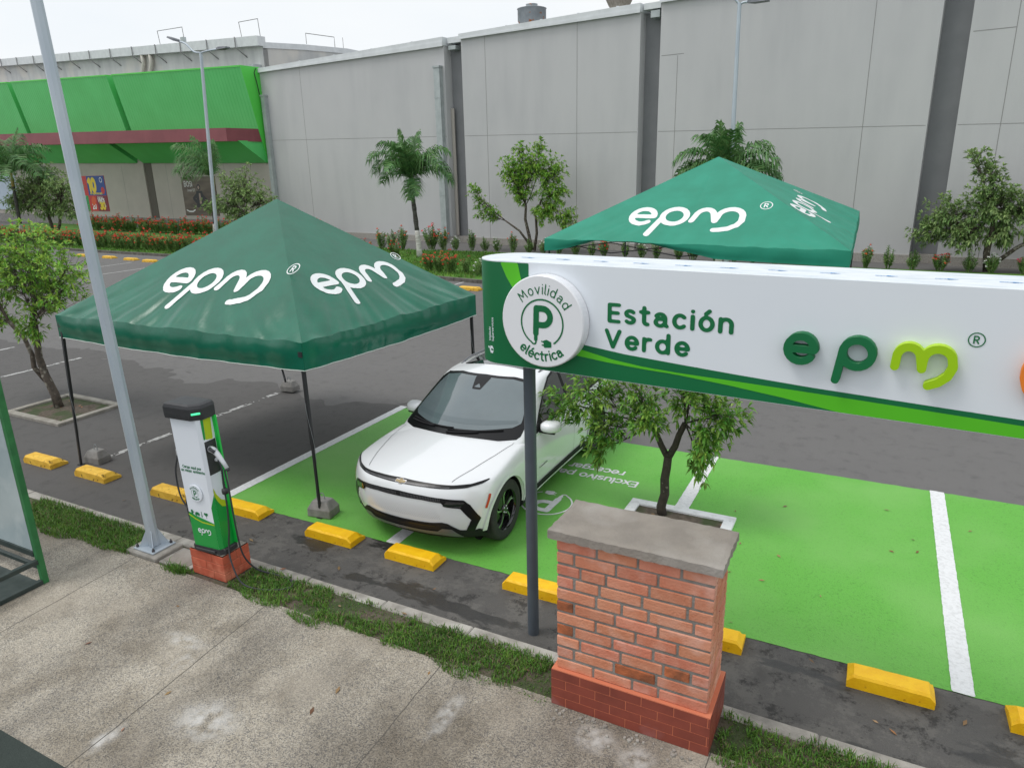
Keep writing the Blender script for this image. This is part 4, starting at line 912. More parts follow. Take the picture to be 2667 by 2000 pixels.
sg=thing('totem_sign',(SG(0,0,RS).x,SG(0,0,RS).y,0),'long white and green sign lettered Estación Verde on a dark round pole','sign')
def sgl(mb,n,m,par=None): return _loc2(mb.build(n,m,par or sg))
def _loc2(o):
    o.matrix_parent_inverse=Matrix.Translation(-sg.location); return o
# cabinet outline
out=[(A1,0)]+[(A0,0)]
prof=[]
for i in range(0,17): 
    th=PI*i/16; prof.append((A0-RS*math.sin(th),RS-RS*math.cos(th)))
for i in range(0,17):
    th=PI*i/16; prof.append((A1+RS*math.sin(th),RS+RS*math.cos(th)))
n=len(prof); mb=MB(); mb.add([SG(a,Z0,o) for a,o in prof]+[SG(a,Z1,o) for a,o in prof],[(i,i+n,(i+1)%n+n,(i+1)%n)[::-1] for i in range(n)],0,True); mb.s=[True]*len(mb.f)
mb.add([SG(a,Z0+.001,o) for a,o in prof],[tuple(range(n))]); cab=sgl(mb,'cabinet',m_sw)
mb=MB(); mb.add([SG(a,Z1,o) for a,o in prof]+[SG(A0+(a-A0)*.999,Z1+.004,o) for a,o in prof],[tuple(range(n,2*n))]+[(i,(i+1)%n,(i+1)%n+n,i+n) for i in range(n)]); sgl(mb,'top_film',m_film)
mb=MB(); rnd=random.Random(5)
ARR=mesh2d(comb('u',sd_poly([(-.065,-.006),(.0,-.006),(.0,-.016),(.065,.0),(.0,.016),(.0,.006),(-.065,.006)])),.004)
for i in range(17):
    a0=-.05+i*.318; shape(mb,ARR,lambda x,y:SG(a0+x,Z1+.0075,.25+y*1.0+rnd.uniform(-.003,.003)))
sgl(mb,'film_arrows',m_blue)
# greens
up=[(.10,Z1-.003),(.098,3.40),(.14,3.25),(.25,3.08),(.42,2.975),(.559,2.933),(.9,2.898),(1.3,2.874),(1.7,2.852),(2.18,2.83),(2.9,2.81),(3.3,2.80),(4.0,2.79),(4.7,2.80)]
dk=sd_poly(up+[(4.7,Z0+.003),(-.62,Z0+.003),(-.62,Z1-.003)])
m2=mesh2d(dk,.02); mb=MB(); shape(mb,m2,lambda a,z:SW(a,z,.002),0,None,0,None,True); sgl(mb,'green_field',m_sg)
band=sd_poly([(.40,2.95),(.536,2.896),(.8,2.848),(1.034,2.824),(1.301,2.812),(1.7,2.806),(2.2,2.796),(2.9,2.778),(3.3,2.766),(4.7,2.755),(4.7,Z0+.004),(2.338,Z0+.004),(2.0,2.738),(1.65,2.772),(1.301,2.797),(1.034,2.806),(.75,2.822),(.498,2.845),(.35,2.88)])
mb=MB(); shape(mb,mesh2d(band,.012),lambda a,z:SW(a,z,.004))
shape(mb,mesh2d(sd_poly([(-.154,Z1-.004),(.005,Z1-.004),(.03,3.40),(.075,3.30),(.2,3.05),(.1,3.0),(-.02,3.28),(-.10,3.40)]),.012),lambda a,z:SW(a,z,.004)); sgl(mb,'light_green_swoosh',m_sgl)
mb=MB(); text(mb,'Estación',lambda x,y:SW(.768+x*1.13,3.133+y*.96,.003),.178,.155,.225); text(mb,'Verde',lambda x,y:SW(.752+x*1.13,2.943+y*.96,.003),.178,.155,.22); sgl(mb,'station_lettering',m_sg)
for k,(vf,m,ms,nm) in enumerate(((LOGO_FAT[0],m_sg,m_sg,'letter_e'),(LOGO_FAT[1],m_sg,m_sg,'letter_p'),(LOGO_FAT[2],m_lime,m_limes,'letter_m'))):
    mb=MB(); shape(mb,vf,lambda x,y:SG(2.092+x,3.087+y,0),.065,-SN,0,1); sgl(mb,nm,[m,ms])
mb=MB(); reg_mark(mb,lambda x,y:SW(2.998+x,3.228+y,.003),1.1); sgl(mb,'registered_mark',m_sg)
mb=MB(); shape(mb,mesh2d(sd_strokes([arc(3.38,3.07,.13,.15,60,300)],.03),.012),lambda x,y:SG(x,y,0),.06,-SN); sgl(mb,'orange_letter',mat('letter_orange',srgb(235,130,40),.4))
mb=MB()
def vg(x,y): return SW(-.275-y,2.872+x,.003)
text(mb,'Vigilado',lambda x,y:vg(x,y),.032,.12,.14); text(mb,'Superservicios',lambda x,y:SW(-.240-y,2.872+x,.003),.029,.12,.14)
shape(mb,mesh2d(comb('s',sd_poly([(-.033,.0),(-.016,.03),(.016,.03),(.033,0),(.016,-.03),(-.016,-.03)]),sd_poly([(-.012,.0),(0,.012),(.03,.002),(.03,-.004),(0,-.01)])),.003),lambda x,y:SW(-.268+x*.8,2.80+y,.003))
shape(mb,mesh2d(sd_strokes([[(0,0)]],.010),.003),lambda x,y:SW(-.305+x,2.815+y,.003)); sgl(mb,'regulator_lettering',m_sw)
# round badge
dc=(.264,3.096); mb=MB(); nn_=64
ring=lambda r,o:[SG(dc[0]+r*math.cos(2*PI*i/nn_),dc[1]+r*math.sin(2*PI*i/nn_),o) for i in range(nn_)]
R_=[ring(.350,-.004),ring(.350,-.093),ring(.342,-.100)]; vs=sum(R_,[]); fs=[]
for j in range(2):
    for i in range(nn_): fs.append((j*nn_+i,j*nn_+(i+1)%nn_,(j+1)*nn_+(i+1)%nn_,(j+1)*nn_+i))
fs.append(tuple(2*nn_+i for i in range(nn_))[::-1]); mb.add(vs,fs); bd=sgl(mb,'round_badge',mat('badge_white',(.82,.83,.86),.35,coat=.2))
DF=lambda x,y:SG(.267+x,3.087+y,-.1022)
mb=MB(); shape(mb,SYMM,lambda x,y:DF(x*.178,y*.178)); arc_text(mb,'Movilidad',DF,.222,math.radians(84),.098,.09,.15); arc_text(mb,'eléctrica',DF,.288,math.radians(-92),.098,.135,.17,top=False); o=mb.build('badge_lettering',m_sg,bd)
mb=MB(); c_=SG(-.075,0,RS); mb.lathe([(.052,0.0),(.052,Z0+.02)],(c_.x,c_.y,0),28); sgl(mb,'pole',m_pole)
mb=MB(); c_=SG(4.45,0,RS); mb.lathe([(.052,0.0),(.052,Z0+.02)],(c_.x,c_.y,0),28); sgl(mb,'pole',m_pole)
# ================================================================== BRICK PILLAR
m_brick=mat('brick',srgb(208,142,116),.85,c2=srgb(198,124,96),ns=9,nd=6,isl=.10,isle=.006,bump=.6,bs=55,c3=srgb(216,164,146),ns3=5,r3=(.52,.75))
m_brickd=mat('brick_burnt',srgb(186,106,66),.85,c2=srgb(126,76,50),ns=9,nd=6,isl=.2,bump=.5,bs=50)
m_mort=mat('mortar',(.27,.255,.235),.95,c2=(.20,.185,.165),ns=12,nd=6,bump=.8,bs=50)
m_tile=mat('tile_maroon',srgb(140,68,54),.5,c2=srgb(126,60,48),ns=6,nd=5,isl=.07,bump=.15,bs=30,c3=srgb(150,90,84),ns3=3,r3=(.6,.72))
m_grout=mat('tile_grout',srgb(208,124,92),.9)
m_cap=mat('cap_concrete',(.31,.275,.24),.9,c2=(.25,.222,.195),ns=5,nd=7,bump=.6,bs=45,c3=(.39,.36,.33),ns3=1.8,r3=(.5,.7))
pil=thing('brick_pillar',(-1.32,4.54,.1),'square red brick pillar with grey concrete cap and maroon tiled foot','pillar')
def PB(mb,n,m):
    o=mb.build(n,m,pil); o.matrix_parent_inverse=Matrix.Translation(-pil.location); return o
X0,X1,Y0_,Y1_=-1.905,-.735,4.29,4.77
mb=MB(); mb.box(X0+.008,X1-.008,Y0_+.008,Y1_-.008,.40,1.575); mb.box(X0-.02,X1+.02,Y0_-.02,Y1_+.02,.1,.418)
PB(mb,'mortar_core',m_mort)
rnd=random.Random(9); mb=MB(); ch=.1041
def course(mb,r,z0,z1,face,L,mi):
    """one row of bricks along a face; face=(axis,start,end,fixed,sign)"""
for r in range(11):
    z0=.432+r*ch; z1=z0+ch-.018
    off=(r%2)*.16
    x=X0; first_=True
    while x<X1-.02:
        L=rnd.choice((.325,.325,.31,.31,.20)); 
        if first_ and r%2: L=.15
        first_=False
        x2=min(x+L,X1)
        if X1-x2<.10: x2=X1
        j=rnd.uniform(-.003,.003); mb.box(x,x2-(.018 if x2<X1 else 0),Y0_+j,Y0_+.09,z0+rnd.uniform(-.003,.003),z1+rnd.uniform(-.003,.003),1 if rnd.random()<.07 and r<6 else 0,bev=.007); x=x2
    for side in (0,1):
        y=Y0_+.0925 if not (r%2) else Y0_+.0925
        while y<Y1_-.02:
            L=rnd.choice((.30,.2,.15)); y2=min(y+L,Y1_)
            if Y1_-y2<.08: y2=Y1_
            if side: mb.box(X1-.05,X1+.0,y,y2-.014,z0,z1,0,bev=.004)
            else: mb.box(X0,X0+.05,y,y2-.014,z0,z1,0,bev=.004)
            y=y2
PB(mb,'brickwork',[m_brick,m_brickd])
mb=MB(); tx0,tx1,ty0,ty1=X0-.035,X1+.035,Y0_-.035,Y1_+.035
for r in range(4):
    z0=.102+r*.082; z1=z0+.0755; x=tx0+(.0 if r%2 else -.12)
    while x<tx1-.005:
        x2=x+.245; a=max(x,tx0);b=min(x2-.007,tx1)
        if b-a>.01: mb.box(a,b,ty0,ty0+.012,z0,z1,0)
        x=x2
    y=ty0+.0135
    while y<ty1-.005:
        y2=min(y+.24,ty1); mb.box(tx1-.012,tx1,y,y2-.005,z0,z1,0); mb.box(tx0,tx0+.012,y,y2-.005,z0,z1,0); y=y2
PB(mb,'tile_skirt',m_tile)
mb=MB(); mb.box(tx0+.003,tx1-.003,ty0+.003,ty1-.003,.1,.4315); PB(mb,'tile_bedding',m_grout)
# concrete cap with rough rim
cx0,cx1,cy0,cy1=-1.955,-.685,4.245,4.80; nx,ny=36,16
def capz(x,y): return 1.652+.004*math.sin(x*5)+.003*math.sin(y*9+x*3)
vs=[];fs=[]; rnd=random.Random(4)
for i in range(nx+1):
    for j in range(ny+1):
        x=cx0+(cx1-cx0)*i/nx; y=cy0+(cy1-cy0)*j/ny; e=i in(0,nx) or j in (0,ny)
        if e: x+=rnd.uniform(-.004,.004); y+=rnd.uniform(-.004,.004)
        vs.append((x,y,capz(x,y)-(.006+rnd.uniform(0,.004) if e else 0)))
for i in range(nx):
    for j in range(ny): a=i*(ny+1)+j; fs.append((a,a+ny+1,a+ny+2,a+1))
edge=[i*(ny+1) for i in range(nx+1)]+[nx*(ny+1)+j for j in range(1,ny+1)]+[i*(ny+1)+ny for i in range(nx-1,-1,-1)]+[j for j in range(ny-1,0,-1)]
o_=len(vs)
for e in edge: v=vs[e]; vs.append((v[0]+rnd.uniform(-.003,.003),v[1]+rnd.uniform(-.003,.003),1.578+rnd.uniform(-.004,.004)))
ne=len(edge)
for k in range(ne): fs.append((edge[k],o_+k,o_+(k+1)%ne,edge[(k+1)%ne])[::-1])
fs.append(tuple(o_+k for k in range(ne))[::-1])
mb=MB(); mb.add(vs,fs); PB(mb,'concrete_cap',m_cap)
# rubble / cement residue at the pillar foot
mb=MB(); rnd=random.Random(3)
for i in range(40):
    x,y=rnd.uniform(-1.9,-.8),4.22-abs(rnd.gauss(0,.06)); s=rnd.uniform(.004,.013); mb.box(x-s,x+s,y-s,y+s,.1,.1+s*1.2,rot=Matrix.Rotation(rnd.uniform(0,3),4,'Z').to_3x3(),piv=(x,y,0))
struct(mb.build('cement_crumbs',m_conc),'stuff')
# ================================================================== CHARGER
m_cw=mat('charger_white',(.74,.78,.84),.35,coat=.2); m_cgr=mat('charger_green',srgb(0,146,58),.35,coat=.2); m_cyg=mat('charger_lime',srgb(176,196,20),.35)
m_cblk=mat('charger_black',(.022,.023,.026),.45,c2=(.03,.03,.033),ns=20,bump=.2,bs=200); m_cab=mat('cable_rubber',(.03,.032,.037),.55)
m_cgb=mat('charger_bright_green',srgb(20,190,70),.4)
ch_=thing('charging_station',(-5.945,4.47,.415),'slim white and green car charging post with black cap and grey hanging cables','charging station',None,math.radians(4))
LN=lambda x,y,z:(x-.080*z,y+.035*z,z)
def CB(mb,n,m,par=None): mb.v=[LN(*v) for v in mb.v]; return mb.build(n,m,par or ch_)
hw,hd=.19,.105
mb=MB()
pr_=[(-hw,-hd+.015),(-hw+.015,-hd),(hw-.03,-hd),(hw,-hd+.03),(hw,hd-.03),(hw-.03,hd),(-hw+.02,hd),(-hw,hd-.02)]
n=len(pr_); mb.add([(x,y,.05) for x,y in pr_]+[(x*1.03,y*1.02,1.46) for x,y in pr_],[(i,(i+1)%n,(i+1)%n+n,i+n) for i in range(n)]+[tuple(range(n))[::-1],tuple(range(n,2*n))]); CB(mb,'body',m_cw)
FF=lambda o=.002:(lambda x,z:(x*(1+.03*z/1.46),-(hd)*(1+.02*z/1.46)-o,z))
SF=lambda o=.002:(lambda y,z:(hw*(1+.03*z/1.46)+o,y,z))
mb=MB(); shape(mb,mesh2d(sd_poly([(-hw+.016,.055),(hw-.032,.055),(hw-.032,.345),(.02,.375),(-.09,.40),(-hw+.016,.43)]),.012),FF(.003))
shape(mb,mesh2d(sd_poly([(-hd+.031,.055),(hd-.031,.055),(hd-.031,.47),(.0,.52),(-.05,.60),(-hd+.031,.66)]),.012),SF(.003))
mb.add([(hw-.031,-hd-.003,.055),(hw+.003,-hd+.031,.055),(hw+.0045,-hd+.031,.66),(hw-.030,-hd-.0035,.52)],[(0,1,2,3)]); CB(mb,'green_wrap',m_cgr)
mb=MB(); shape(mb,mesh2d(sd_strokes([[(-hw+.016,.40),(-.09,.36),(.0,.335),(hw-.035,.33)]],.007),.006),FF(.0045)); shape(mb,mesh2d(sd_poly([(-hd+.031,.74),(-.05,.66),(.0,.58),(hd-.031,.53),(hd-.031,.47),(.0,.50),(-.05,.58),(-hd+.031,.64)]),.008),SF(.0045)); shape(mb,mesh2d(sd_poly([(-.05,1.24),(.04,1.22),(.055,1.455),(-.04,1.455)]),.012),SF(.004)); CB(mb,'lime_stripe',m_cyg)
mb=MB(); shape(mb,mesh2d(sd_poly([(-hd+.031,1.24),(-.052,1.24),(-.042,1.455),(-hd+.031,1.455)]),.012),SF(.003)); CB(mb,'green_edge',m_cgr)
mb=MB(); mb.box(hw-.06,hw+.008,-.075,.075,.86,1.22,bev=.006); CB(mb,'socket_recess',m_cblk)
mb=MB(); mb.box(hw-.03,hw+.045,hd-.028,hd-.004,.06,1.46); CB(mb,'rear_fin',m_cgb)
mb=MB(); n=len(pr_); q=[(x*1.06,y*1.12) for x,y in pr_]; mb.add([(x,y,0) for x,y in q]+[(x,y,.055) for x,y in q],[(i,(i+1)%n,(i+1)%n+n,i+n) for i in range(n)]+[tuple(range(n,2*n))]); mb.box(-.15,.12,-hd-.03,-hd-.0,.004,.04,bev=.006); mb.box(hw-.05,hw+.035,-.09,.085,.0,.06,bev=.008); CB(mb,'foot',m_cblk)
# cap
cw_,cd_=.225,.14; mb=MB()
cp=[(-cw_,-cd_+.03),(-cw_+.02,-cd_),(cw_-.09,-cd_),(cw_,-cd_+.08),(cw_,cd_-.04),(cw_-.04,cd_),(-cw_+.03,cd_),(-cw_,cd_-.03)]
L3=[(1.0,1.455),(1.02,1.50),(1.02,1.57),(.95,1.60),(.80,1.612)]
vs=[(x*k,y*k,z) for k,z in L3 for x,y in cp]; fs=[(j*n+i,j*n+(i+1)%n,(j+1)*n+(i+1)%n,(j+1)*n+i) for j in range(4) for i in range(n)]+[tuple(range(4*n,5*n)),tuple(range(n))[::-1]]; mb.add(vs,fs); capo=CB(mb,'cap',m_cblk)
mb=MB(); a=Vector((cw_-.075,-cd_+.015,0))*1.02;b=Vector((cw_-.012,-cd_+.068,0))*1.02; d=(b-a); nrm=Vector((d.y,-d.x,0)).normalized()*.003
shape(mb,mesh2d(sd_strokes([[(0,0),(1,0)]],.0),.1),lambda x,y:(0,0,0)) if False else None
mb.tube([a+nrm+Vector((0,0,1.52)),b+nrm+Vector((0,0,1.525))],.010,8); CB(mb,'status_light',mat('status_light',(.1,.9,.4),.4,emit=(.05,.85,.30)),capo)
mb=MB(); text(mb,'Carga aquí por',lambda x,y:FF(.003)(x-.005,.925+y),.036,.15,.14,0,center=True); text(mb,'un mejor ambiente',lambda x,y:FF(.003)(x+.0,.885+y),.036,.15,.14,0,center=True)
# little pictograms
for f,ox in ((comb('u',sd_poly([(-.012,0),(.012,0),(.012,.05),(-.012,.05)]),sd_strokes([[(.014,.03),(.024,.02),(.026,.035)]],.002)),-.125),(comb('u',sd_poly([(-.032,.006),(.032,.006),(.032,.025),(.016,.04),(-.016,.04),(-.03,.025)]),sd_strokes([[(-.018,.006)],[(.018,.006)]],.009)),-.055),(comb('u',sd_strokes([[(0,.055)]],.005),sd_strokes([[(0,.045),(0,.025),(-.004,0)],[(0,.025),(.004,0)]],.003)),.005),(comb('u',sd_strokes([[(-.012,.045)],[(.012,.045)],[(0,.036)]],.014),sd_strokes([[(0,.04),(0,0)]],.002)),.065)):
    shape(mb,mesh2d(f,.003),lambda x,y:FF(.0035)(ox+x,.405-.14*0+y-.35*(ox+.1)*.25))
CB(mb,'green_print',m_sg)
mb=MB(); nn_=36; rr=[(.092,.004),(.092,.014),(.088,.017)]
vs=[];
for r,o in rr:
    for i in range(nn_): a=2*PI*i/nn_; vs.append(FF(o)(-.015+r*math.cos(a),.66+r*math.sin(a)))
mb.add(vs,[(j*nn_+i,j*nn_+(i+1)%nn_,(j+1)*nn_+(i+1)%nn_,(j+1)*nn_+i) for j in range(2) for i in range(nn_)]+[tuple(2*nn_+i for i in range(nn_))[::-1]]); bdg=CB(mb,'round_badge',m_cw)
D2=lambda x,y:FF(.0185)(-.015+x,.66+y)
mb=MB(); shape(mb,SYMM,lambda x,y:D2(x*.044,y*.044)); arc_text(mb,'Movilidad',D2,.057,math.radians(90),.026,.12,.16); arc_text(mb,'eléctrica',D2,.074,math.radians(-90),.026,.18,.18,top=False); CB(mb,'badge_lettering',m_sg,bdg)
mb=MB()
for vf in LOGO_THIN: shape(mb,vf,lambda x,y:FF(.005)(-.065+x*.23,.235+y*.26))
CB(mb,'wordmark',m_cw)
# connectors and cables
gun=MB(); gun.tube([(hw+.0,-.02,1.13),(hw+.05,-.03,1.135),(hw+.10,-.035,1.12)],[.032,.034,.03],10); gun.tube([(hw+.07,-.03,1.13),(hw+.12,-.04,1.10),(hw+.19,-.05,1.03),(hw+.235,-.055,.97)],[.030,.028,.022,.02],10)
gun.tube([(hw+.235,-.055,.97),(hw+.25,-.057,.945)],[.022,.016],8,1)
gun.tube([(hw+.04,-.05,1.15),(hw+.11,-.06,1.125)],[.02,.016],8,1); CB(gun,'charging_plug',[mat('plug_grey',(.55,.57,.60),.4),m_cab])
gun=MB(); gun.tube([(-hw-.0,0,1.13),(-hw-.05,-.01,1.12),(-hw-.08,-.01,1.06),(-hw-.10,-.01,1.0)],[.03,.03,.024,.018],10); CB(gun,'charging_plug',mat('plug_grey',(.55,.57,.60),.4))
def smooth(pts,n=8):
    P=[Vector(p) for p in pts]; P=[P[0]*2-P[1]]+P+[P[-1]*2-P[-2]]; o=[]
    for i in range(1,len(P)-2):
        for k in range(n):
            t=k/n; a,b,c,d=P[i-1:i+3]; o.append(.5*((2*b)+(c-a)*t+(2*a-5*b+4*c-d)*t*t+(3*b-a-3*c+d)*t**3))
    o.append(P[-2]); return o
mb=MB(); mb.tube(smooth([(-hw-.10,-.01,1.0),(-hw-.17,-.02,.80),(-hw-.16,-.03,.55),(-hw-.05,-.05,.42),(-hw+.02,-.03,.42)]),.009,7)
mb.tube(smooth([(-hw-.01,.02,1.0),(-hw-.03,.0,.8),(-hw-.06,-.02,.62),(-hw-.09,-.03,.42),(-hw-.05,-.04,.22),(-hw+.01,-.02,.12)]),.009,7)
mb.tube(smooth([(-hw-.005,.05,1.02),(-hw-.07,.05,.92),(-hw-.06,.04,.78),(-hw-.01,.03,.72)]),.008,7); CB(mb,'left_cable',m_cab)
mb=MB(); mb.lathe([(.02,0),(.02,.03),(0,.03)],(hw+.008,.03,1.0),14,0,'x'); CB(mb,'cable_gland',mat('plug_grey',(.55,.57,.60),.4))
mb=MB(); mb.tube(smooth([(hw+.03,.03,1.0),(hw+.10,.0,.93),(hw+.115,-.03,.78),(hw+.12,-.04,.55),(hw+.10,-.05,.3),(hw+.06,-.06,.08),(hw+.10,-.10,-.06),(hw+.22,-.13,-.25),(hw+.42,-.10,-.300),(hw+.62,-.03,-.300),(hw+.70,.07,-.302),(hw+.60,.16,-.300),(hw+.36,.18,-.296),(hw+.22,.10,-.22),(hw+.17,.0,.0),(hw+.185,-.04,.4),(hw+.20,-.05,.75),(hw+.19,-.05,.93),(hw+.24,-.056,.95)]),.009,7)
for i in range(16):
    z=.95-i*.017; mb.lathe([(.008,-.005),(.014,0),(.008,.005)],(hw+.125,-.03,z-.02),8)
CB(mb,'right_cable',m_cab)
mb=MB(); mb.lathe([(0,-.03),(.03,-.025),(.033,0),(.03,.025),(0,.03)],(hw+.125,-.035,.70),14); CB(mb,'cable_clamp',m_cblk)
# brick plinth under the charger
bp=thing('charger_plinth',(-5.98,4.53,.1),'low red brick block carrying the charging post','plinth')
m_brk2=mat('brick_painted',srgb(186,92,66),.8,c2=srgb(166,76,52),ns=6,nd=5,isl=.08,bump=.4,bs=40,c3=srgb(206,124,96),ns3=5,r3=(.5,.7))
mb=MB(); mb.box(-.245,.245,-.17,.17,0,.296); o=mb.build('mortar_core',mat('mortar_red',srgb(160,96,72),.9),bp)
mb=MB(); rnd=random.Random(2)
for r in range(3):
    z0=.002+r*.1; z1=z0+.094
    for a,b in ((-.25,-.02),(-.014,.25)) if r%2 else ((-.25,.08),(.086,.25)):
        mb.box(a,b,-.175,-.10,z0,z1,0,bev=.005)
    for a,b in ((-.096,.04),(.046,.175)) if r%2 else ((-.096,.0),(.006,.175)):
        mb.box(.18,.25,a,b,z0,z1,0,bev=.005); mb.box(-.25,-.18,a,b,z0,z1,0,bev=.005)
mb.build('brickwork',m_brk2,bp)
mb=MB(); mb.box(-.235,.235,-.16,.16,.2965,.309,bev=.004); mb.build('mortar_top',m_cap,bp)
# ================================================================== LAMP POSTS
m_galv=mat('galvanised_pole',(.50,.56,.61),.42,metal=.25,c2=(.44,.50,.56),ns=6,nd=5,stretch=(1,1,.3))
m_head=mat('lamp_head',(.16,.17,.19),.5)
def head(mb,p,d,L=.62,k=1):
    d=d.normalized(); s=d.cross(Vector((0,0,1))).normalized(); u=s.cross(d)
    def q(a,b,c): return p+d*a*k+s*b*k+u*c*k
    vs=[q(0,-.05,-.03),q(0,.05,-.03),q(0,.05,.04),q(0,-.05,.04),q(.2,-.15,-.05),q(.2,.15,-.05),q(.2,.13,.05),q(.2,-.13,.05),q(L,-.14,-.04),q(L,.14,-.04),q(L,.11,.02),q(L,-.11,.02)]
    mb.add(vs,[(0,3,2,1),(0,1,5,4),(1,2,6,5),(2,3,7,6),(3,0,4,7),(4,5,9,8),(5,6,10,9),(6,7,11,10),(7,4,8,11),(8,9,10,11)])
def lamp(base,tilt,H,r,label,arms,plate=True):
    t=thing('lamp_post',base,label,'lamp post'); top=Vector((tilt[0],tilt[1],H)); mb=MB()
    mb.tube([top*(.02/H if plate else 0),top*.5,top],[r,r*.9,r*.75],8,sm=False); mb.build('pole',m_galv,t)
    if plate:
        mb=MB(); mb.box(-.17,.17,-.15,.15,.0,.018,bev=.004); mb.build('base_plate',m_galv,t)
        mb=MB()
        for k in range(4):
            a=PI/4+k*PI/2; c,s=math.cos(a),math.sin(a); p=Vector((c*r*.9,s*r*.9,0)); e=Vector((c*.17,s*.15,0)); w_=Vector((-s,c,0))*.004
            mb.add([p+w_+Vector((0,0,.018)),e+w_+Vector((0,0,.018)),p+w_+Vector((0,0,.22)),p-w_+Vector((0,0,.018)),e-w_+Vector((0,0,.018)),p-w_+Vector((0,0,.22))],[(0,1,2),(3,5,4),(1,4,5,2),(0,2,5,3)])
        mb.build('gusset',m_galv,t)
        mb=MB()
        for sx in (-.135,.135):
            for sy in (-.115,.115):
                mb=MB(); mb.lathe([(.016,.018),(.016,.04),(.008,.042),(.008,.06),(0,.06)],(sx,sy,0),8); mb.build('anchor_bolt',mat('bolt_dark',(.06,.055,.06),.5,metal=.5),t)
    for pts in arms:
        P=[top+Vector(p) for p in pts]; mb=MB(); mb.tube(smooth(P,5),.045,8); a=mb.build('arm',m_galv,t)
        mb=MB(); head(mb,P[-1],P[-1]-P[-2],.62,1.25); mb.build('lamp_head',m_head,a)
    return t
lamp((-7.045,4.50,.145),(-.325,.0,0),8.6,.064,'tall galvanised lamp pole bolted beside the charger, leaning across the left foreground',[[(0,0,-.05),(-.6,0,.25),(-1.3,0,.5)],[(0,0,-.05),(.6,0,.25),(1.3,0,.5)]])
lamp((-33.05,28,.09),(.78,0,0),10.2,.10,'distant galvanised lamp post with two curved arms in front of the green fascia',[[(0,0,-.05),(-.5,0,.05),(-1.0,.0,.45),(-1.45,0,.62)],[(0,0,-.05),(.5,0,-.0),(1.2,0,.02)]],False)
lamp((-5.75,30.6,.09),(-.13,0,0),9.93,.10,'distant lamp post rising behind the peak of the far canopy against the grey hall',[[(0,0,-.05),(.15,0,.0),(.3,0,-.0)],[(0,0,-.05),(-.3,0,.25),(-.9,0,.5)]],False)
mb=MB(); mb.box(-7.30,-6.79,4.31,4.68,.05,.143,bev=.012); struct(mb.build('pole_footing',m_conc))
mb=MB(); mb.box(-6.765,-6.30,4.33,4.66,.05,.112,bev=.006); struct(mb.build('access_cover_frame',m_conc)); mb=MB(); mb.box(-6.72,-6.36,4.37,4.63,.1125,.118,bev=.002); struct(mb.build('access_cover',m_cap))
# small sign post by the hedge
t=thing('small_sign_post',(-53,33,.09),'small grey sign post between the red hedges behind the tall pole','sign post'); mb=MB(); mb.tube([(0,0,0),(0,0,1.9)],.04,6); mb.build('post',m_pwhite,t); mb=MB(); mb.box(-.45,.45,-.06,-.041,1.45,1.75); mb.box(-.4,.4,-.06,-.041,1.82,2.0); mb.build('panel',m_metalg,t)
# ================================================================== SHELTER AT THE LEFT EDGE
m_shg=mat('shelter_green',srgb(48,120,66),.5,c2=srgb(40,104,58),ns=8); m_shd=mat('shelter_dark',(.02,.035,.032),.5,c2=(.035,.05,.045),ns=12)
m_gl=mat('frosted_panel',(.42,.50,.52),.25,c2=(.33,.40,.42),ns=1.5,c3=(.55,.62,.63),ns3=3,r3=(.5,.8),coat=.3)
st=thing('bus_shelter',(-7.52,3.53,.1),'green framed shelter with frosted panel cut off by the left edge','shelter')
mb=MB(); mb.box(-.03,.03,-.03,.03,0,2.3,bev=.004); mb.build('green_post',m_shg,st); mb=MB(); mb.box(-1.75,-1.69,-.03,.03,0,2.3,bev=.004); mb.build('green_post',m_shg,st)
mb=MB(); mb.box(-.052,-.031,-.02,.02,.3,2.28); mb.box(-1.688,-.0525,-.025,.025,.30,.36); mb.box(-1.688,-.0525,-.025,.025,2.24,2.3); mb.box(-1.688,-.0525,-.02,.02,.16,.20); mb.build('panel_frame',m_shd,st)
mb=MB(); mb.box(-1.687,-.053,-.006,.006,.361,2.239); mb.build('frosted_panel',m_gl,st)
mb=MB(); mb.box(-.03,.03,-1.2,-.031,.0,.05,bev=.004); mb.box(-.025,.025,-1.2,-.031,.24,.29,bev=.004); mb.box(-1.75,-.031,-1.2,-1.15,0,.05); mb.build('base_rail',m_shd,st)
mb=MB(); mb.box(-1.69,-.031,-1.14,-.035,.004,.018); mb.build('dark_floor_plate',m_shd,st)
# street beyond the sidewalk
m_st=ground_mat('street',(.020,.032,.027),(.045,.058,.050),(.014,.024,.02))
mb=MB(); mb.box(-40,12,-8,2.115,.03,.108); struct(mb.build('street_margin',m_st))
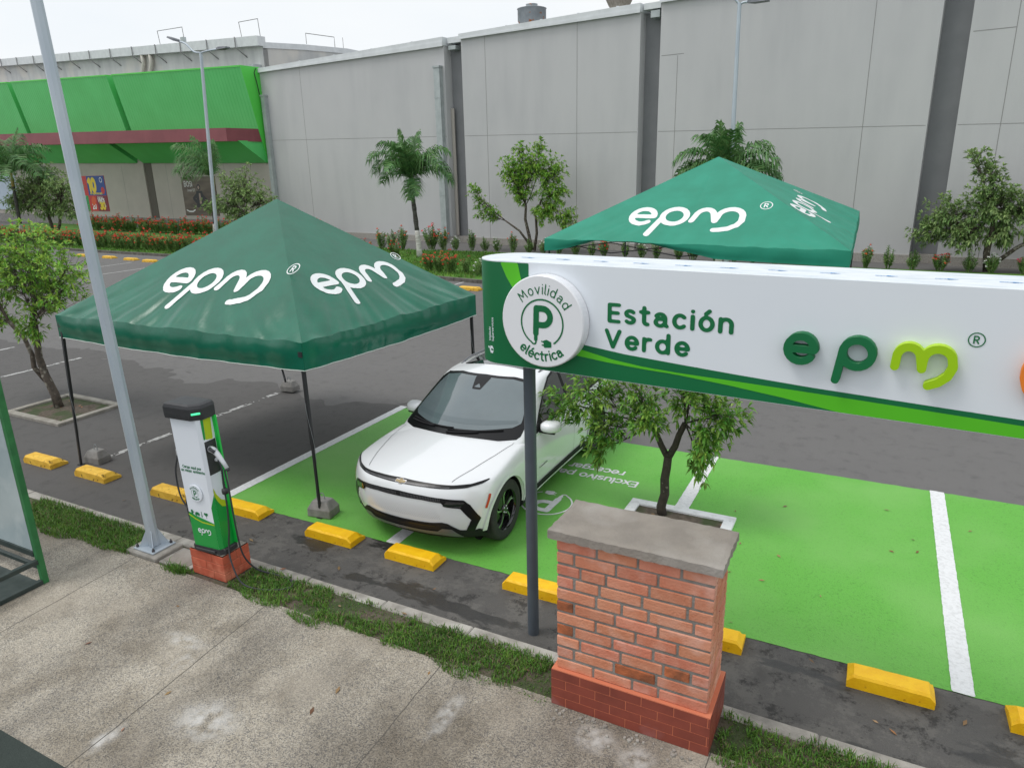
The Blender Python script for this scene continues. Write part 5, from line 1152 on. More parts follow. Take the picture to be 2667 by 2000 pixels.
# ================================================================== CANOPIES
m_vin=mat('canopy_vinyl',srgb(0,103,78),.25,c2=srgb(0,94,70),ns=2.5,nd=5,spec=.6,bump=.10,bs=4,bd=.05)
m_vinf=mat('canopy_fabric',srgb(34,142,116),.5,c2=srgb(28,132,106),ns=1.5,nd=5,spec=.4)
m_frame=mat('frame_black',(.02,.021,.024),.45); m_hem=mat('hem_white',(.62,.68,.64),.6); m_lw=mat('print_logo_white',(.80,.83,.83),.5)
m_wt=mat('weight_concrete',(.30,.29,.275),.9,c2=(.20,.19,.18),ns=7,nd=6,bump=.6,bs=40); m_wire=mat('wire_grey',(.25,.27,.28),.5)
def canopy(label,T,Bm,peak,fold,logos,mv,legs,seed,rolled=None,weights=(),hem=True,sag=.008,wr=.02):
    """T: four eave corners (x,y,z) counter-clockwise from front left, Bm: z of valance bottom per corner"""
    rnd=random.Random(seed); c=sum((Vector(t) for t in T),Vector())/4
    root=thing('canopy_tent',(c.x,c.y,0),label,'canopy tent'); inv=Matrix.Translation(-root.location)
    def BD(mb,n,m,par=None):
        o=mb.build(n,m,par or root)
        if par is None: o.matrix_parent_inverse=inv
        return o
    T=[Vector(t) for t in T]; pk=Vector(peak)
    def surf(k,s,t):
        A_,B_=T[k],T[(k+1)%4]; e=A_.lerp(B_,s); P=e.lerp(pk,t)
        nrm=(B_-A_).cross(pk-A_).normalized()
        # cloth hangs a little between ridge and eave, long folds fan up from the hem and the corners
        d=-sag*4*t*(1-t)*(1-abs(2*s-1)**3)
        f=max(0,1-t/.45)**1.4; u=(s-.5)*(1+1.2*t)
        edge=max(0,1-abs(2*s-1)**8)
        d+=wr*f*edge*(math.sin(u*61+math.sin(t*4+k)*1.6+k)*.45+math.sin(u*113+k*2+t*6)*.28+math.sin(u*31+2*k+t*2)*.5)*(.35+.65*npn(s*6+k*9,t*1.5,1.3,seed))
        cr_=min(s,1-s)
        q=npn(u*34+k*9+t*7,t*3.2,1,seed)+.5*npn(u*75+k*5-t*11,t*5,1,seed+3)-.75      # ridged, uneven pulls
        d+=wr*1.5*f*edge*(abs(q)*-1.0+.25)*(.25+.9*npn(s*7+k*9,t*2.5,1.0,seed+7))
        d+=wr*.5*f*math.sin(u*19+2*k)*edge
        d+=wr*.7*math.exp(-cr_*7)*f*(npn(t*26+cr_*16,cr_*5,1,seed+9)-.5)*2*min(1,cr_*22)
        d+=wr*.8*math.exp(-cr_*9)*f*math.sin((t*18+cr_*40))*min(1,cr_*22)
        d-=.012*math.exp(-((s-.5)/.02)**2)*(1-t)*fold[2]
        if t<.03: d+= -.004
        return P+nrm*d,nrm
    mb=MB(); ns_,nt_=90,30
    for k in range(4):
        vs=[];fs=[]
        for j in range(nt_+1):
            t=(j/nt_)**1.3*.998
            for i in range(ns_+1): vs.append(surf(k,i/ns_,t)[0])
        for j in range(nt_):
            for i in range(ns_): a=j*(ns_+1)+i; fs.append((a,a+1,a+ns_+2,a+ns_+1))
        mb.add(vs,fs,0,True)
    roof=BD(mb,'roof_cover',mv)
    H=MB(); 
    for k in range(4):
        mb=MB()
        A_,B_=T[k],T[(k+1)%4]; out=(B_-A_).cross(Vector((0,0,1))).normalized(); vs=[];fs=[]; nv=8; low=[]
        for j in range(nv+1):
            v=j/nv
            for i in range(ns_+1):
                s=i/ns_; top=surf(k,s,0)[0]; zb_=Bm[k]+(Bm[(k+1)%4]-Bm[k])*s; dz=top.z-zb_
                kk=1.0
                if rolled and k==rolled[0]:
                    kk=np.interp(s,rolled[1],rolled[2])
                dz*=kk+0; edge=min(1,min(s,1-s)*14)
                bul=(.010+.018*npn(s*5,v*1.3+k*3,1,seed+2))*math.sin(PI*min(1,v*1.15))*edge*wr/.02+.005*math.sin(s*47+v*3+k)*v*edge*wr/.02+.012*edge*math.exp(-((v-.12)/.13)**2)*(npn(s*7+k*5,0.3,1,seed+5)-.3)*wr/.02
                p=Vector((top.x,top.y,top.z-dz*v))+out*bul
                if abs(kk)<.99: p+=out*(-.10)*(1-kk)*v
                p.z-= .03*math.sin(PI*s)*v*edge
                vs.append(p)
                if j==nv: low.append(p+out*.003)
        for j in range(nv):
            for i in range(ns_): a=j*(ns_+1)+i; fs.append((a,a+ns_+1,a+ns_+2,a+1))
        mb.add(vs,fs,0,True)
        vo=BD(mb,'valance',mv)
        if hem: mb=MB(); mb.tube(low,.006,4,cap=False); BD(mb,'hem',m_hem)
    for k,kx,ky,sx,sy,sl in logos:
        A_,B_=T[k],T[(k+1)%4]; mid=(A_+B_)/2; ex=(B_-A_).normalized(); ht=(pk-mid)
        Hh=ht.length; Wd=(B_-A_).length
        def fn(x,y,k=k,Hh=Hh,Wd=Wd,kx=kx,ky=ky,sx=sx,sy=sy):
            X=kx+(x-.29)*sx; Y=ky+y*sy; t=Y/Hh; s=.5+X/(Wd*(1-t)); P,nr=surf(k,s,t); return P+nr*.006
        mb=MB()
        for vf in LOGO_THIN: shape(mb,vf,fn,0,None,0,None,True)
        reg_mark(mb,lambda a,b:fn(.775+a,.125+b),1.0); BD(mb,'wordmark',m_lw)
    # frame
    for (i,top,foot) in legs:
        tp=Vector(top); ft=Vector(foot); lg=MB(); d=(tp-ft).normalized(); s_=.017
        def post(mb,a,b,s_):
            vs=[a+Vector((x,y,0)) for x,y in ((-s_,-s_),(s_,-s_),(s_,s_),(-s_,s_))]+[b+Vector((x,y,0)) for x,y in ((-s_,-s_),(s_,-s_),(s_,s_),(-s_,s_))]
            mb.add(vs,[(0,3,2,1),(4,5,6,7)]+[(q,(q+1)%4,(q+1)%4+4,q+4) for q in range(4)])
        post(lg,ft,ft.lerp(tp,.55),.014); post(lg,ft.lerp(tp,.45),tp,.019); post(lg,ft,ft+Vector((0,0,.008)),.04); post(lg,ft.lerp(tp,.955),ft.lerp(tp,.985),.03)
        lo=BD(lg,'leg',m_frame)
        w_=MB(); pts=[]
        for q in range(26):
            f=q/25; a=f*9+i; pts.append(tp.lerp(ft,.03+f*.85)+Vector((math.cos(a)*.026,math.sin(a)*.026,0)))
        w_.tube(pts,.0035,4,cap=False); BD(w_,'tie_cord',m_wire,None)
    tr=MB()
    for k in range(4):
        A_=Vector(legs[k][1]) if k<len(legs) else T[k]; B_=Vector(legs[(k+1)%4][1]); z0,z1=.0,.24
        A_=A_.copy();B_=B_.copy(); A_.z=T[k].z-.05; B_.z=T[(k+1)%4].z-.05
        dn=Vector((0,0,-.26)); N=4
        for q in range(N):
            a=A_.lerp(B_,q/N); b=A_.lerp(B_,(q+1)/N); tr.tube([a,b+dn],.012,4); tr.tube([a+dn,b],.012,4)
    for k in range(4): tr.tube([Vector(legs[k][1])+Vector((0,0,-.02)),pk+Vector((0,0,-.35))],.012,4)
    tr.tube([pk+Vector((0,0,-.6)),pk+Vector((0,0,-.05))],.02,6); BD(tr,'roof_truss',m_frame)
    return root
canopy('near green tent with white epm lettering over the asphalt bays beside the white car',
 [(-10.66,5.97,2.30),(-5.93,6.02,2.30),(-5.62,9.56,2.31),(-10.40,9.62,2.30)],[1.965,1.955,1.985,1.97],(-8.05,8.0,3.85),(0,4.2,0),
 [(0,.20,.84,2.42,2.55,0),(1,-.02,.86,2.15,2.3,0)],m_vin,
 [(0,(-10.60,6.0,2.22),(-10.56,5.83,.006)),(1,(-5.97,6.04,2.22),(-5.96,6.05,.012)),(2,(-5.68,9.50,2.22),(-5.66,9.5,.012)),(3,(-10.34,9.55,2.22),(-10.30,9.95,.006))],5,wr=.027)
canopy('larger green tent with white epm lettering beyond the sign in front of the hall',
 [(-7.95,17.2,2.42),(-.55,16.1,2.44),(-.70,23.4,2.79),(-8.15,24.3,2.5)],[2.1,2.1,2.27,2.1],(-4.15,20.1,4.38),(0,3.5,1.0),
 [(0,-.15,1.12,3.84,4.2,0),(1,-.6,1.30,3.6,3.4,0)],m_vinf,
 [(0,(-7.85,17.3,2.3),(-7.85,17.3,.0)),(1,(-.62,16.2,2.3),(-.62,16.2,.0)),(2,(-.76,23.3,2.6),(-.76,23.3,.0)),(3,(-8.05,24.2,2.4),(-8.05,24.2,.0))],9,rolled=(0,(0,.05,.16,.2,.40,.62,1),(1,.9,.25,.02,.02,.85,1)),hem=False,wr=.022,sag=.02)
# concrete weights with wire handles
def weight(x,y,rz,label,k=1,z=.0):
    t=thing('concrete_weight',(x,y,z),label,'tent weight','concrete weights at the near canopy legs',rz)
    mb=MB(); a,b,h=.16*k,.115*k,.2*k; vs=[(-a,-b,0),(a,-b,0),(a,b,0),(-a,b,0),(-a*.98,-b*.98,h*.5),(a*.98,-b*.98,h*.5),(a*.98,b*.98,h*.5),(-a*.98,b*.98,h*.5),(-a*.62,-b*.62,h),(a*.62,-b*.62,h),(a*.62,b*.62,h),(-a*.62,b*.62,h)]
    mb.add(vs,[(0,3,2,1),(8,9,10,11)]+[(j+q,j+(q+1)%4,j+4+(q+1)%4,j+4+q) for j in (0,4) for q in range(4)]); o=mb.build('block',m_wt,t)
    bv=o.modifiers.new('bevel','BEVEL'); bv.width=.012; bv.segments=2
    mb=MB(); mb.tube(smooth([(-.035,0,h-.02),(-.03,0,h+.05),(0,0,h+.085),(.03,0,h+.05),(.035,0,h-.02)],4),.006,6); mb.build('wire_handle',m_wire,t)
weight(-10.43,6.02,.1,'pale concrete weight with wire loop beside the front left canopy leg',1)
weight(-10.28,9.98,.1,'concrete weight hanging on the back left leg of the near canopy',1,.03)
t=weight(-5.99,6.14,.15,'grey concrete drum weight strapped behind the front right canopy leg',1.05,.012)
# ================================================================== CAR
m_car=mat('car_white',(.80,.815,.83),.22,coat=1,spec=.5); m_cblack=mat('car_gloss_black',(.008,.008,.009),.3,spec=.35); m_cmb=mat('car_matt_black',(.016,.016,.018),.6,c2=(.022,.022,.024),ns=60,spec=.25)
m_glass=mat('windscreen_glass',(.105,.135,.145),.035,c2=(.13,.165,.175),ns=1.4,coat=1,spec=.8); m_glassd=mat('side_glass',(.012,.013,.014),.03,coat=1,spec=.6)
m_silver=mat('satin_silver',(.17,.175,.185),.38,metal=.2); m_tyre=mat('tyre_rubber',(.025,.025,.026),.75,c2=(.035,.034,.033),ns=20,bump=.3,bs=80); m_rimd=mat('rim_gloss_black',(.008,.008,.009),.15,coat=.8); m_rims=mat('rim_machined',(.62,.64,.66),.18,metal=.9)
car=thing('parked_car',(-4.50,6.60,.0085),'white electric sport utility car with black grille trim parked nose first over the green bays','car')
def yfr(x,z):
    yF=float(np.interp(z,[.16,.3,.40,.47,.60,.72,.80,.88,.95,1.0],[-.62,-.74,-.785,-.80,-.815,-.83,-.815,-.765,-.67,-.55])); s=min(1,max(0,(z-.6)/.35)); return yF+.265*(abs(x)/.84)**3.0*(1+.35*s)
def yre(x,z): return float(np.interp(z,[.2,.5,.8,1.0,1.12],[3.66,3.80,3.83,3.80,3.70]))-.25*(abs(x)/.9)**3
us=[-1,-.93,-.78,-.55,-.28,0,.28,.55,.78,.93,1]; ys=[None,-.42,-.2,0,.25,.5,.8,1.2,1.7,2.2,2.6,2.9,3.2,3.5,None]; ws=[0,.07,.17,.34,.52,.72,.88,1]
Wt=lambda y:float(np.interp(y,[-.6,-.42,-.2,0,.3,.8,1.4,2.0,2.6,3.0,3.3,3.6,3.9],[.905,.955,.974,.98,.975,.962,.958,.962,.975,.982,.97,.94,.88]))
Zp=lambda z:float(np.interp(z,[.16,.28,.4,.55,.7,.82,.92,1.02],[.90,.965,.985,.992,1.0,.992,.965,.925]))
zc_=lambda y:float(np.interp(y,[-.72,-.5,-.2,.1,.4,1,3.2,3.6,3.85],[.905,.965,1.015,1.055,1.085,1.09,1.09,1.04,.98])); ze_=lambda y:float(np.interp(y,[-.45,-.3,0,.3,.6,1,2,3,3.5,3.8],[.862,.885,.935,.97,.985,.99,1.0,1.03,1.02,.97]))
def lower(u,j,w_):
    N=len(ys)-1; z=.5; x=u*.9
    for _ in range(3):
        if j==0: y=yfr(x,z)
        elif j==N: y=yre(x,z)
        else: y=ys[j]+(.13*abs(u)**2.4*max(0,1-(ys[j]+.42)/.9) if j<5 else 0)
        zt=ze_(y)+(zc_(y)-ze_(y))*(1-abs(u)**2.3); zb_=.185+.05*max(0,y-2.8)
        z=zb_+w_*(zt-zb_); x=u*Wt(y)*Zp(z)*(.985 if j==0 else 1)
    return (x,y,z)
def boxgrid(fn,nu,nj,nw,closed_bottom=True):
    idx={};vs=[]
    def g(i,j,k):
        if (i,j,k) not in idx: idx[(i,j,k)]=len(vs); vs.append(fn(i,j,k))
        return idx[(i,j,k)]
    fs=[]
    for i in range(nu):
        for j in range(nj): fs.append((g(i,j,nw),g(i+1,j,nw),g(i+1,j+1,nw),g(i,j+1,nw))); fs.append((g(i,j,0),g(i,j+1,0),g(i+1,j+1,0),g(i+1,j,0)))
        for k in range(nw): fs.append((g(i,0,k),g(i+1,0,k),g(i+1,0,k+1),g(i,0,k+1))); fs.append((g(i,nj,k),g(i,nj,k+1),g(i+1,nj,k+1),g(i+1,nj,k)))
    for j in range(nj):
        for k in range(nw): fs.append((g(0,j,k),g(0,j,k+1),g(0,j+1,k+1),g(0,j+1,k))); fs.append((g(nu,j,k),g(nu,j+1,k),g(nu,j+1,k+1),g(nu,j,k+1)))
    return vs,fs
def subd(name,vs,fs,m,lev,par,cut=None):
    me=bpy.data.meshes.new(name+'_cage'); me.from_pydata(vs,[],fs); o=bpy.data.objects.new(name,me); col.objects.link(o)
    md=o.modifiers.new('s','SUBSURF'); md.levels=lev; md.render_levels=lev
    tmp=[]
    if cut:
        for c in cut:
            b=o.modifiers.new('b','BOOLEAN'); b.operation='DIFFERENCE'; b.solver='EXACT'; b.object=c
    dg=bpy.context.evaluated_depsgraph_get(); me2=bpy.data.meshes.new_from_object(o.evaluated_get(dg)); o.modifiers.clear(); o.data=me2; me2.name=name
    me2.materials.clear(); me2.materials.append(m)
    if cut: me2.materials.append(m_cmb)
    for p in me2.polygons: p.use_smooth=True; p.material_index=1 if (cut and p.center.z<.315) else 0
    o.parent=par; return o
vL,fL=boxgrid(lambda i,j,k:lower(us[i],j,ws[k]),len(us)-1,len(ys)-1,len(ws)-1)
# greenhouse
gy=[None,1.35,1.6,1.9,2.3,2.7,3.0,None]; gu=[-1,-.9,-.6,-.3,0,.3,.6,.9,1]; gw=[0,.15,.35,.6,.85,1]
Wg=lambda z:float(np.interp(z,[.9,1.0,1.1,1.3,1.5,1.62],[.925,.905,.87,.80,.725,.665]))
def green(u,j,w_):
    N=len(gy)-1; z=1.2;x=u*.8
    for _ in range(4):
        if j==0: y=.30+1.88*(z-1.09)+.52*x*x
        elif j==N: y=3.80-1.35*(z-1.0)-.35*x*x
        else:
            a=.30+1.88*(z-1.09)+.52*x*x; b=3.80-1.35*(z-1.0)-.35*x*x; f=(gy[j]-1.1)/(3.2-1.1); y=a+(b-a)*(.06+.88*f)
        zt=float(np.interp(y,[.9,1.25,1.5,1.9,2.4,2.9,3.3],[1.575,1.60,1.628,1.65,1.645,1.60,1.53]))-.075*abs(u)**2.2
        z=.93+w_*(zt-.93); x=u*Wg(z)
    return (x,y,z)
vG,fG=boxgrid(lambda i,j,k:green(gu[i],j,gw[k]),len(gu)-1,len(gy)-1,len(gw)-1)
cut=[]
for sx in (-1,1):
    for y in (0,2.954):
        mb=MB(); n=40; R=.415; vs=[(sx*.66,y+R*math.cos(2*PI*k/n),.365+R*math.sin(2*PI*k/n)) for k in range(n)]+[(sx*1.2,y+R*math.cos(2*PI*k/n),.365+R*math.sin(2*PI*k/n)) for k in range(n)]
        fs=[(k,(k+1)%n,(k+1)%n+n,k+n) for k in range(n)]+[tuple(range(n))[::-1],tuple(range(n,2*n))]
        if sx<0: fs=[f[::-1] for f in fs]
        mb.add(vs,fs); cut.append(mb.build('cutter',m_cmb))
plain=subd('body_probe',vL,fL,m_car,2,None); gh=subd('cabin',vG,fG,m_car,2,car)
body=subd('body',vL,fL,m_car,2,car,cut)
for c in cut: bpy.data.objects.remove(c)
bvL=BVHTree.FromPolygons([v.co for v in plain.data.vertices],[p.vertices[:] for p in plain.data.polygons])
bvG=BVHTree.FromPolygons([v.co for v in gh.data.vertices],[p.vertices[:] for p in gh.data.polygons])
bpy.data.objects.remove(plain)
def proj(mode,off=.004,which='L'):
    def f(a,b):
        if mode=='front': o_,d=Vector((a,-3,b)),Vector((0,1,0))
        elif mode=='right': o_,d=Vector((3,a,b)),Vector((-1,0,0))
        elif mode=='left': o_,d=Vector((-3,a,b)),Vector((1,0,0))
        elif mode=='rear': o_,d=Vector((a,6,b)),Vector((0,-1,0))
        else: o_,d=Vector((a,b,4)),Vector((0,0,-1))
        hs=[]
        for t,bv in (('L',bvL),('G',bvG)):
            if t in which:
                h=bv.ray_cast(o_,d)
                if h[0] is not None: hs.append(h)
        if not hs: return None
        h=min(hs,key=lambda q:q[3]); n=h[1]; n=n if n.dot(d)<0 else -n
        return tuple(h[0]+n*off)
    return f
def patch(name,sdf,cell,mode,m,off=.004,which='L',par=None,mir=False,sm=True):
    mb=MB(); V_,F_s=mesh2d(sdf,cell); pj=proj(mode,off,which); P=[pj(a,b) for a,b in V_]
    def okf(f):
        if any(P[i] is None for i in f): return False
        q=[Vector(P[i]) for i in f]; return max((q[i]-q[i-1]).length for i in range(len(q)))<cell*7
    keep=[f for f in F_s if okf(f)]; ids=sorted({i for f in keep for i in f}); mp_={i:k for k,i in enumerate(ids)}
    mb.add([P[i] for i in ids],[tuple(mp_[i] for i in f) for f in keep],0,sm)
    return mb.build(name,m,par or car)
def sym(pts): return pts+[(-x,y) for x,y in pts[::-1]]
# windscreen: black surround then the clear area
ws_o=sd_poly(sym([(0,1.578),(.40,1.566),(.64,1.528),(.70,1.47),(.765,1.32),(.825,1.12),(.835,1.03),(.6,1.03)]))
patch('windscreen_surround',ws_o,.03,'front',m_cblack,.003,'G')
ws_i=sd_poly(sym([(0,1.548),(.40,1.536),(.60,1.50),(.66,1.42),(.725,1.26),(.76,1.165),(.70,1.140),(.35,1.128)]),.01)
wsn=patch('windscreen',ws_i,.025,'front',m_glass,.006,'G')
patch('sensor_housing',sd_poly([(-.10,1.548),(.10,1.548),(.055,1.455),(-.055,1.455)],.01),.012,'front',m_cblack,.0075,'G',wsn)
patch('sensor_window',sd_poly([(-.05,1.462),(.05,1.462),(.0,1.495)]),.006,'front',m_glass,.009,'G',wsn)
# steering wheel and dashboard edge seen through the screen: printed as darker glass tone
patch('dashboard_reflection',sd_poly([(-.74,1.165),(.74,1.165),(.70,1.185),(.2,1.20),(-.3,1.195),(-.70,1.19)],.004),.012,'front',mat('dash_tone',(.10,.13,.14),.06,coat=1),.0075,'G',wsn)
# wipers
mb=MB(); F_=proj('front',.018,'G')
for a,b in (((-.70,1.10),(.02,1.118)),((-.05,1.10),(.62,1.112))):
    mb.tube([F_(a[0]+(b[0]-a[0])*t,a[1]+(b[1]-a[1])*t) for t in [i/8 for i in range(9)]],.009,5)
    mb.tube([F_(a[0]+(b[0]-a[0])*t,a[1]-.02+(b[1]-a[1]+.02)*t) for t in [i/5*.6 for i in range(6)]],.011,5)
mb.build('wiper',m_cmb,car)
# side glass
for md in ('right','left'):
    sg_=sd_poly([(.92,1.035),(1.10,1.165),(1.40,1.36),(1.65,1.49),(1.95,1.545),(2.3,1.545),(2.75,1.49),(3.1,1.36),(3.32,1.20),(3.26,1.10),(2.2,1.065)],.006)
    patch('side_glass',sg_,.035,md,m_glassd,.005,'G')
    patch('window_trim',comb('s',sd_poly([(.88,1.02),(1.09,1.185),(1.38,1.385),(1.64,1.515),(1.95,1.572),(2.3,1.572),(2.77,1.515),(3.14,1.37),(3.37,1.19),(3.28,1.075),(2.2,1.04)],.006),sg_),.02,md,m_cblack,.004,'LG')
    for y in (1.98,):
        patch('b_pillar',sd_poly([(y-.03,1.06),(y+.05,1.06),(y+.02,1.54),(y-.04,1.54)]),.02,md,m_cblack,.008,'G')
    # door shut lines, cladding, bright sill strip, arch lining, side marker
    patch('shut_line',sd_strokes([[(.62,.45),(.60,.80),(.80,.99)]],.0028),.006,md,m_cmb,.0025,'L'); patch('shut_line',sd_strokes([[(2.0,.35),(2.0,1.03)]],.0028),.006,md,m_cmb,.0025,'L'); patch('shut_line',sd_strokes([[(2.62,.85),(2.78,1.02)]],.0028),.006,md,m_cmb,.0025,'L')
    patch('sill_cladding',sd_poly([(.42,.215),(2.52,.215),(2.56,.30),(2.40,.37),(.60,.36),(.44,.42)]),.02,md,m_cmb,.008,'L')
    patch('sill_strip',sd_poly([(.56,.262),(2.35,.268),(2.35,.30),(.60,.292)]),.01,md,m_silver if False else m_car,.022,'L')
    rg=lambda y0:comb('s',sd_strokes([[(y0,.365)]],.452),sd_strokes([[(y0,.365)]],.414))
    q=comb('i',comb('s',sd_strokes([[(0,.365)]],.455),sd_strokes([[(0,.365)]],.413)),sd_poly([(-.6,.30),(.6,.30),(.6,1),(-.6,1)])); q.bb=(-.47,.47,.28,.84)
    patch('wheel_arch',q,.015,md,m_car,.010,'L')
    q=comb('i',comb('s',sd_strokes([[(2.954,.365)]],.455),sd_strokes([[(2.954,.365)]],.413)),sd_poly([(2.3,.30),(3.6,.30),(3.6,1),(2.3,1)])); q.bb=(2.48,3.43,.28,.84)
    patch('wheel_arch',q,.015,md,m_car,.010,'L')
    patch('side_marker',sd_poly([(-.455,.60),(-.438,.59),(-.375,.735),(-.395,.745)],.004),.008,md,mat('marker_red',srgb(205,60,40),.3,coat=.5),.007,'L')
    for y in (1.55,2.45): patch('door_handle',sd_strokes([[(y,.865),(y+.20,.875)]],.012),.008,md,m_car,.016,'L')
    sgx=1 if md=='right' else -1
    # badge lettering on the front door
    mb=MB(); Pm=proj(md,.006,'L')
    for i in range(7): 
        y=.86+i*.036; shape(mb,mesh2d(sd_poly([(y,.552),(y+.018,.552),(y+.018,.572),(y,.572)]),.006),Pm)
    mb.build('door_badge',m_cmb,car)
    # mirror
    mr=MB(); n=12
    c0=Vector((sgx*1.03,1.02,1.06)); vs=[];fs=[]
    for j,(yy,k) in enumerate(((-.09,.25),(-.075,.62),(-.03,.92),(.03,1.0),(.075,.98),(.09,.92))):
        for i in range(16):
            a=2*PI*i/16; cx_=math.cos(a);sx_=math.sin(a); sgc=lambda v:abs(v)**.7*(1 if v>0 else -1)
            vs.append((c0.x+sgx*sgc(cx_)*.125*k+sgx*(yy)*.15,c0.y+yy+abs(cx_)*.0,c0.z+sgc(sx_)*.075*k-(.02 if cx_*1>0 else 0)*0))
    for j in range(5):
        for i in range(16): fs.append((j*16+i,j*16+(i+1)%16,(j+1)*16+(i+1)%16,(j+1)*16+i))
    fs.append(tuple(range(16))[::-1]); mr.add(vs,fs,0,True); mo=mr.build('side_mirror',m_car,car)
    mb=MB(); mb.add([tuple(Vector(vs[5*16+i])+Vector((0,.001,0))) for i in range(16)],[tuple(range(16))]); mb.build('mirror_glass',m_glassd,mo)
    mb=MB(); mb.tube([(sgx*.86,1.0,.985),(sgx*.92,1.0,.995),(sgx*1.0,1.02,1.005)],[.035,.03,.03],8,flat=.6); mb.tube([(sgx*.95,.99,1.0),(sgx*1.11,1.0,.992)],[.035,.025],8,flat=.5); mb.build('mirror_foot',m_cmb,mo)
    # roof rail
    mb=MB(); pts=[]
    for i in range(13):
        t=i/12; y=1.62+t*1.5; h=bvG.ray_cast(Vector((sgx*.60,y,4)),Vector((0,0,-1)))[0]; pts.append(h+Vector((0,0,.035*math.sin(PI*min(1,t*6)/2)*math.sin(PI*min(1,(1-t)*6)/2)-.004)))
    mb.tube(pts,.014,6); mb.build('roof_rail',m_silver,car)
    # pillar to quarter: mirror triangle
    patch('mirror_sail',sd_poly([(.86,1.0),(1.12,1.02),(1.10,1.16)],.004),.015,md,m_cblack,.007,'LG')
# panoramic roof
patch('roof_glass',sd_poly([(-.48,1.62),(.48,1.62),(.50,2.9),(-.50,2.9)],.05),.05,'top',m_glassd,.004,'G')
# hood shut line
patch('hood_shut_line',comb('u',sd_strokes([[(.57,-.585),(.66,-.3),(.75,.1),(.80,.45),(.79,.62)]],.003),sd_strokes([[(-.57,-.585),(-.66,-.3),(-.75,.1),(-.80,.45),(-.79,.62)]],.003)),.006,'top',m_cmb,.004,'L')
# nose
patch('light_bar',sd_poly(sym([(0,.892),(.35,.884),(.60,.872),(.76,.872),(.90,.892),(.905,.884),(.86,.862),(.74,.842),(.58,.842),(.30,.852)])),.012,'front',m_cblack,.005)
patch('light_bar_line',sd_poly(sym([(0,.869),(.35,.866),(.58,.856),(.58,.850),(.35,.860)])),.006,'front',mat('led_grey',(.12,.12,.13),.3),.0065)
fr=sd_poly(sym([(0,.782),(.30,.772),(.52,.752),(.73,.722),(.79,.66),(.875,.49),(.80,.325),(.72,.325),(.79,.475),(.70,.628),(.55,.655),(.515,.70),(.30,.722)]))
patch('grille_frame',comb('s',fr,sd_poly(sym([(0,.722),(.30,.714),(.51,.692),(.54,.64),(.69,.612),(.70,.60),(.60,.3)]))) if False else fr,.014,'front',m_cblack,.007)
# slats in the upper grille
mb=MB(); Pf=proj('front',.012)
for sgn in (-1,1):
    for i in range(26):
        x=.03+i*.0185; z0=np.interp(x,[0,.3,.515],[.732,.730,.712]); z1=z0+.036
        a=Pf(sgn*x,z0);b=Pf(sgn*(x+.008),z0);c=Pf(sgn*(x+.010),z1);d=Pf(sgn*(x+.002),z1); mb.add([a,b,c,d],[(0,1,2,3)])
mb.build('grille_slats',mat('slat_grey',(.07,.07,.075),.4),car)
for sgn in (-1,1):
    pts=[(.535,.668),(.575,.718),(.735,.695),(.70,.645)]
    patch('headlamp',sd_poly([(sgn*x,z) for x,z in pts],.004),.01,'front',mat('headlamp_dark',(.015,.016,.02),.05,coat=1),.013)
patch('lower_grille',sd_poly(sym([(0,.435),(.38,.442),(.50,.455),(.56,.44),(.67,.345),(.80,.33),(.84,.345),(.87,.32),(.88,.215),(.5,.20),(0,.20)])),.014,'front',m_cmb,.006)
patch('skid_plate',sd_poly(sym([(0,.325),(.43,.328),(.49,.375),(.59,.368),(.68,.235),(.60,.245),(.45,.272),(0,.282)])),.012,'front',m_silver,.016)
patch('air_slot',sd_poly(sym([(0,.405),(.42,.408),(.42,.396),(0,.390)])),.006,'front',m_cblack,.012)
# dotted texture on the white lower panel
m_dot=mat('panel_dot',(.50,.51,.52),.4); mb=MB(); Pf=proj('front',.0035)
for r in range(9):
    for i in range(-20,21):
        x=(i+(r%2)*.5)*.0255; z=.505+r*.0165
        if abs(x)>.50-.006*r: continue
        k=.0052*(1-.07*r) ; mb.add([Pf(x-k*1.6,z),Pf(x,z-k),Pf(x+k*1.6,z),Pf(x,z+k)],[(0,1,2,3)])
mb.build('dotted_texture',m_dot,car)
# bow tie emblem
mb=MB(); bt=sd_poly([(-.078,-.012),(-.022,-.012),(-.022,-.026),(.022,-.026),(.022,-.012),(.070,-.012),(.078,.012),(.022,.012),(.022,.026),(-.022,.026),(-.022,.012),(-.070,.012)])
shape(mb,mesh2d(bt,.005),lambda x,y:tuple(Vector(proj('front',.012)(x*.85,.868+y*.72)))); mb.build('emblem',mat('emblem_gold',(.20,.16,.09),.4,metal=.6),car)
mb=MB(); f2=lambda X,Y:bt(X,Y)-.006; f2.bb=tuple(a+b for a,b in zip(bt.bb,(-.006,.006,-.006,.006))); shape(mb,mesh2d(f2,.005),proj('front',.009)) if False else shape(mb,mesh2d(f2,.005),lambda x,y:tuple(Vector(proj('front',.009)(x*.85,.868+y*.72)))); mb.build('emblem_rim',mat('emblem_chrome',(.40,.40,.42),.3,metal=.7),car)
# tail lamp bar (for other viewpoints)
patch('tail_lamp',sd_poly(sym([(0,.93),(.78,.93),(.80,.89),(0,.90)])),.02,'rear',mat('tail_red',(.35,.01,.01),.2,coat=.5),.006)
patch('rear_window',sd_poly(sym([(0,1.50),(.58,1.46),(.70,1.18),(0,1.16)])),.03,'rear',m_glassd,.006,'G')
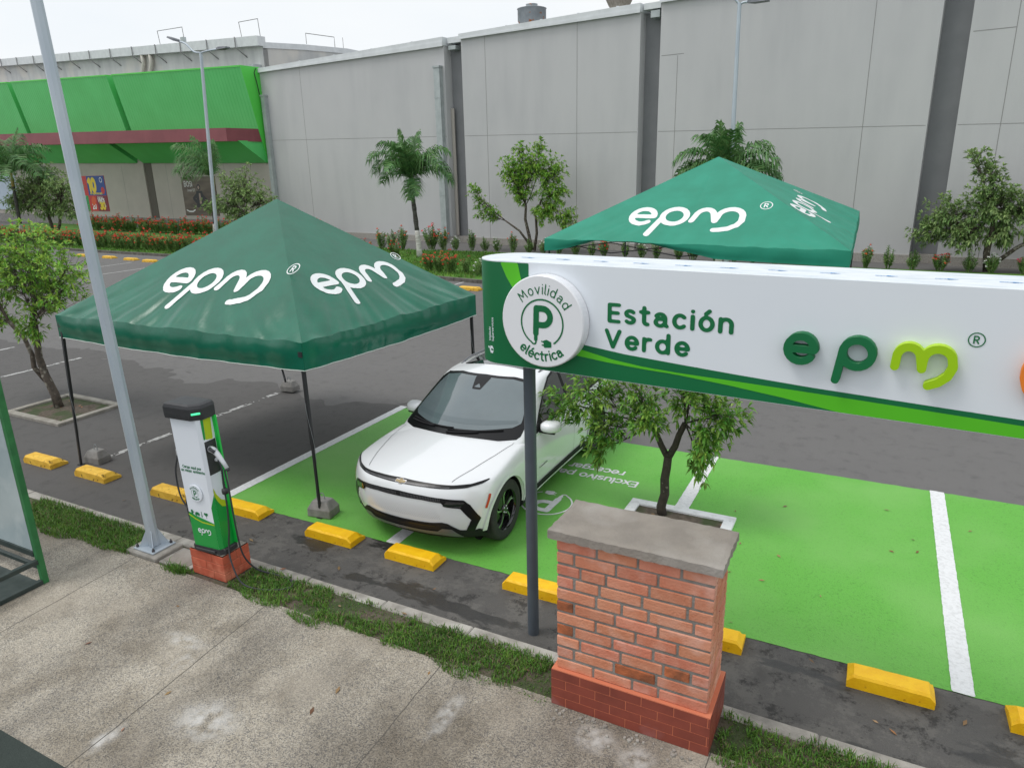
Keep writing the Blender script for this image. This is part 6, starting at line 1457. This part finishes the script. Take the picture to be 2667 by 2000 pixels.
# wheel wells + underbody
mb=MB()
for sx in (-1,1):
    for y in (0,2.954): mb.lathe([(.414,-.0),(.414,.0)],(0,0,0),4) if False else None
mb.box(-.70,.70,-.45,3.5,.19,.30,bev=.03); mb.build('underbody',m_cmb,car)
for sx in (-1,1):
    for y in (0,2.954):
        mb=MB(); n=40
        R=.408; vs=[(sx*.665,y+R*math.cos(2*PI*k/n),.365+R*math.sin(2*PI*k/n)) for k in range(n)]+[(sx*.93,y+R*math.cos(2*PI*k/n),.365+R*math.sin(2*PI*k/n)) for k in range(n)]
        kk=[k for k in range(n) if math.sin(2*PI*(k+.5)/n)>-.35]
        mb.add(vs,[(k,(k+1)%n,(k+1)%n+n,k+n) for k in kk]); mb.add([(sx*.667,y+R*math.cos(2*PI*k/n),.365+R*math.sin(2*PI*k/n)) for k in range(n)],[tuple(range(n))]); mb.build('wheel_well',m_cmb,car)
# wheels
def wheel():
    t=bpy.data.objects.new('wheel',None); col.objects.link(t); t.parent=car
    mb=MB(); mb.lathe([(.245,-.115),(.30,-.122),(.345,-.118),(.363,-.10),(.368,-.06),(.368,.06),(.363,.10),(.345,.118),(.30,.122),(.245,.115)],(0,0,0),48,0,'x'); mb.build('tyre',m_tyre,t)
    mb=MB(); mb.lathe([(.262,.108),(.257,.112),(.247,.11),(.24,.07),(.235,-.1)],(0,0,0),48,0,'x'); mb.lathe([(.238,.03),(.09,.02),(0,.02)],(0,0,0),32,0,'x'); mb.build('rim',m_rimd,t)
    mb=MB(); Fx=lambda o:(lambda a,b:(o,a,b))
    for k in range(5):
        A=2*PI*k/5+.3
        def rr(r,a): return (r*math.cos(A+a),r*math.sin(A+a))
        shape(mb,mesh2d(sd_poly([rr(.045,-.5),rr(.10,-.14),rr(.175,-.12),rr(.243,-.34),rr(.243,-.05),rr(.185,.05),rr(.10,.13),rr(.045,.5)]),.012),Fx(.075),.012,(1,0,0))
    mb.lathe([(.06,.07),(.06,.094),(.03,.10),(0,.10)],(0,0,0),20,0,'x'); mb.build('spokes',m_rimd,t)
    mb=MB()
    for k in range(5):
        A=2*PI*k/5+.3
        def rr(r,a): return (r*math.cos(A+a),r*math.sin(A+a))
        shape(mb,mesh2d(sd_poly([rr(.085,.10),rr(.17,-.03),rr(.24,-.26),rr(.24,-.34),rr(.17,-.12),rr(.085,-.02)]),.006),Fx(.0885))
        shape(mb,mesh2d(sd_poly([rr(.19,-.30),rr(.243,-.36),rr(.243,-.55),rr(.235,-.55),rr(.232,-.38)]),.006),Fx(.0885))
    mb.build('machined_faces',m_rims,t)
    mb=MB()
    for k in range(5):
        a=2*PI*k/5+.9; mb.lathe([(.010,.09),(.010,.104),(0,.106)],(0,.042*math.cos(a),.042*math.sin(a)),8,0,'x')
    mb.build('lug_nut',m_rims,t); return t
w0=wheel(); first_=True
for sx in (-1,1):
    for y in (0,2.954):
        o=w0 if first_ else copy_tree(w0,car)
        first_=False; o.location=(sx*.82,y,.368); o.rotation_euler=(random.uniform(0,1.2) if sx>0 else 0,0,0 if sx>0 else PI)
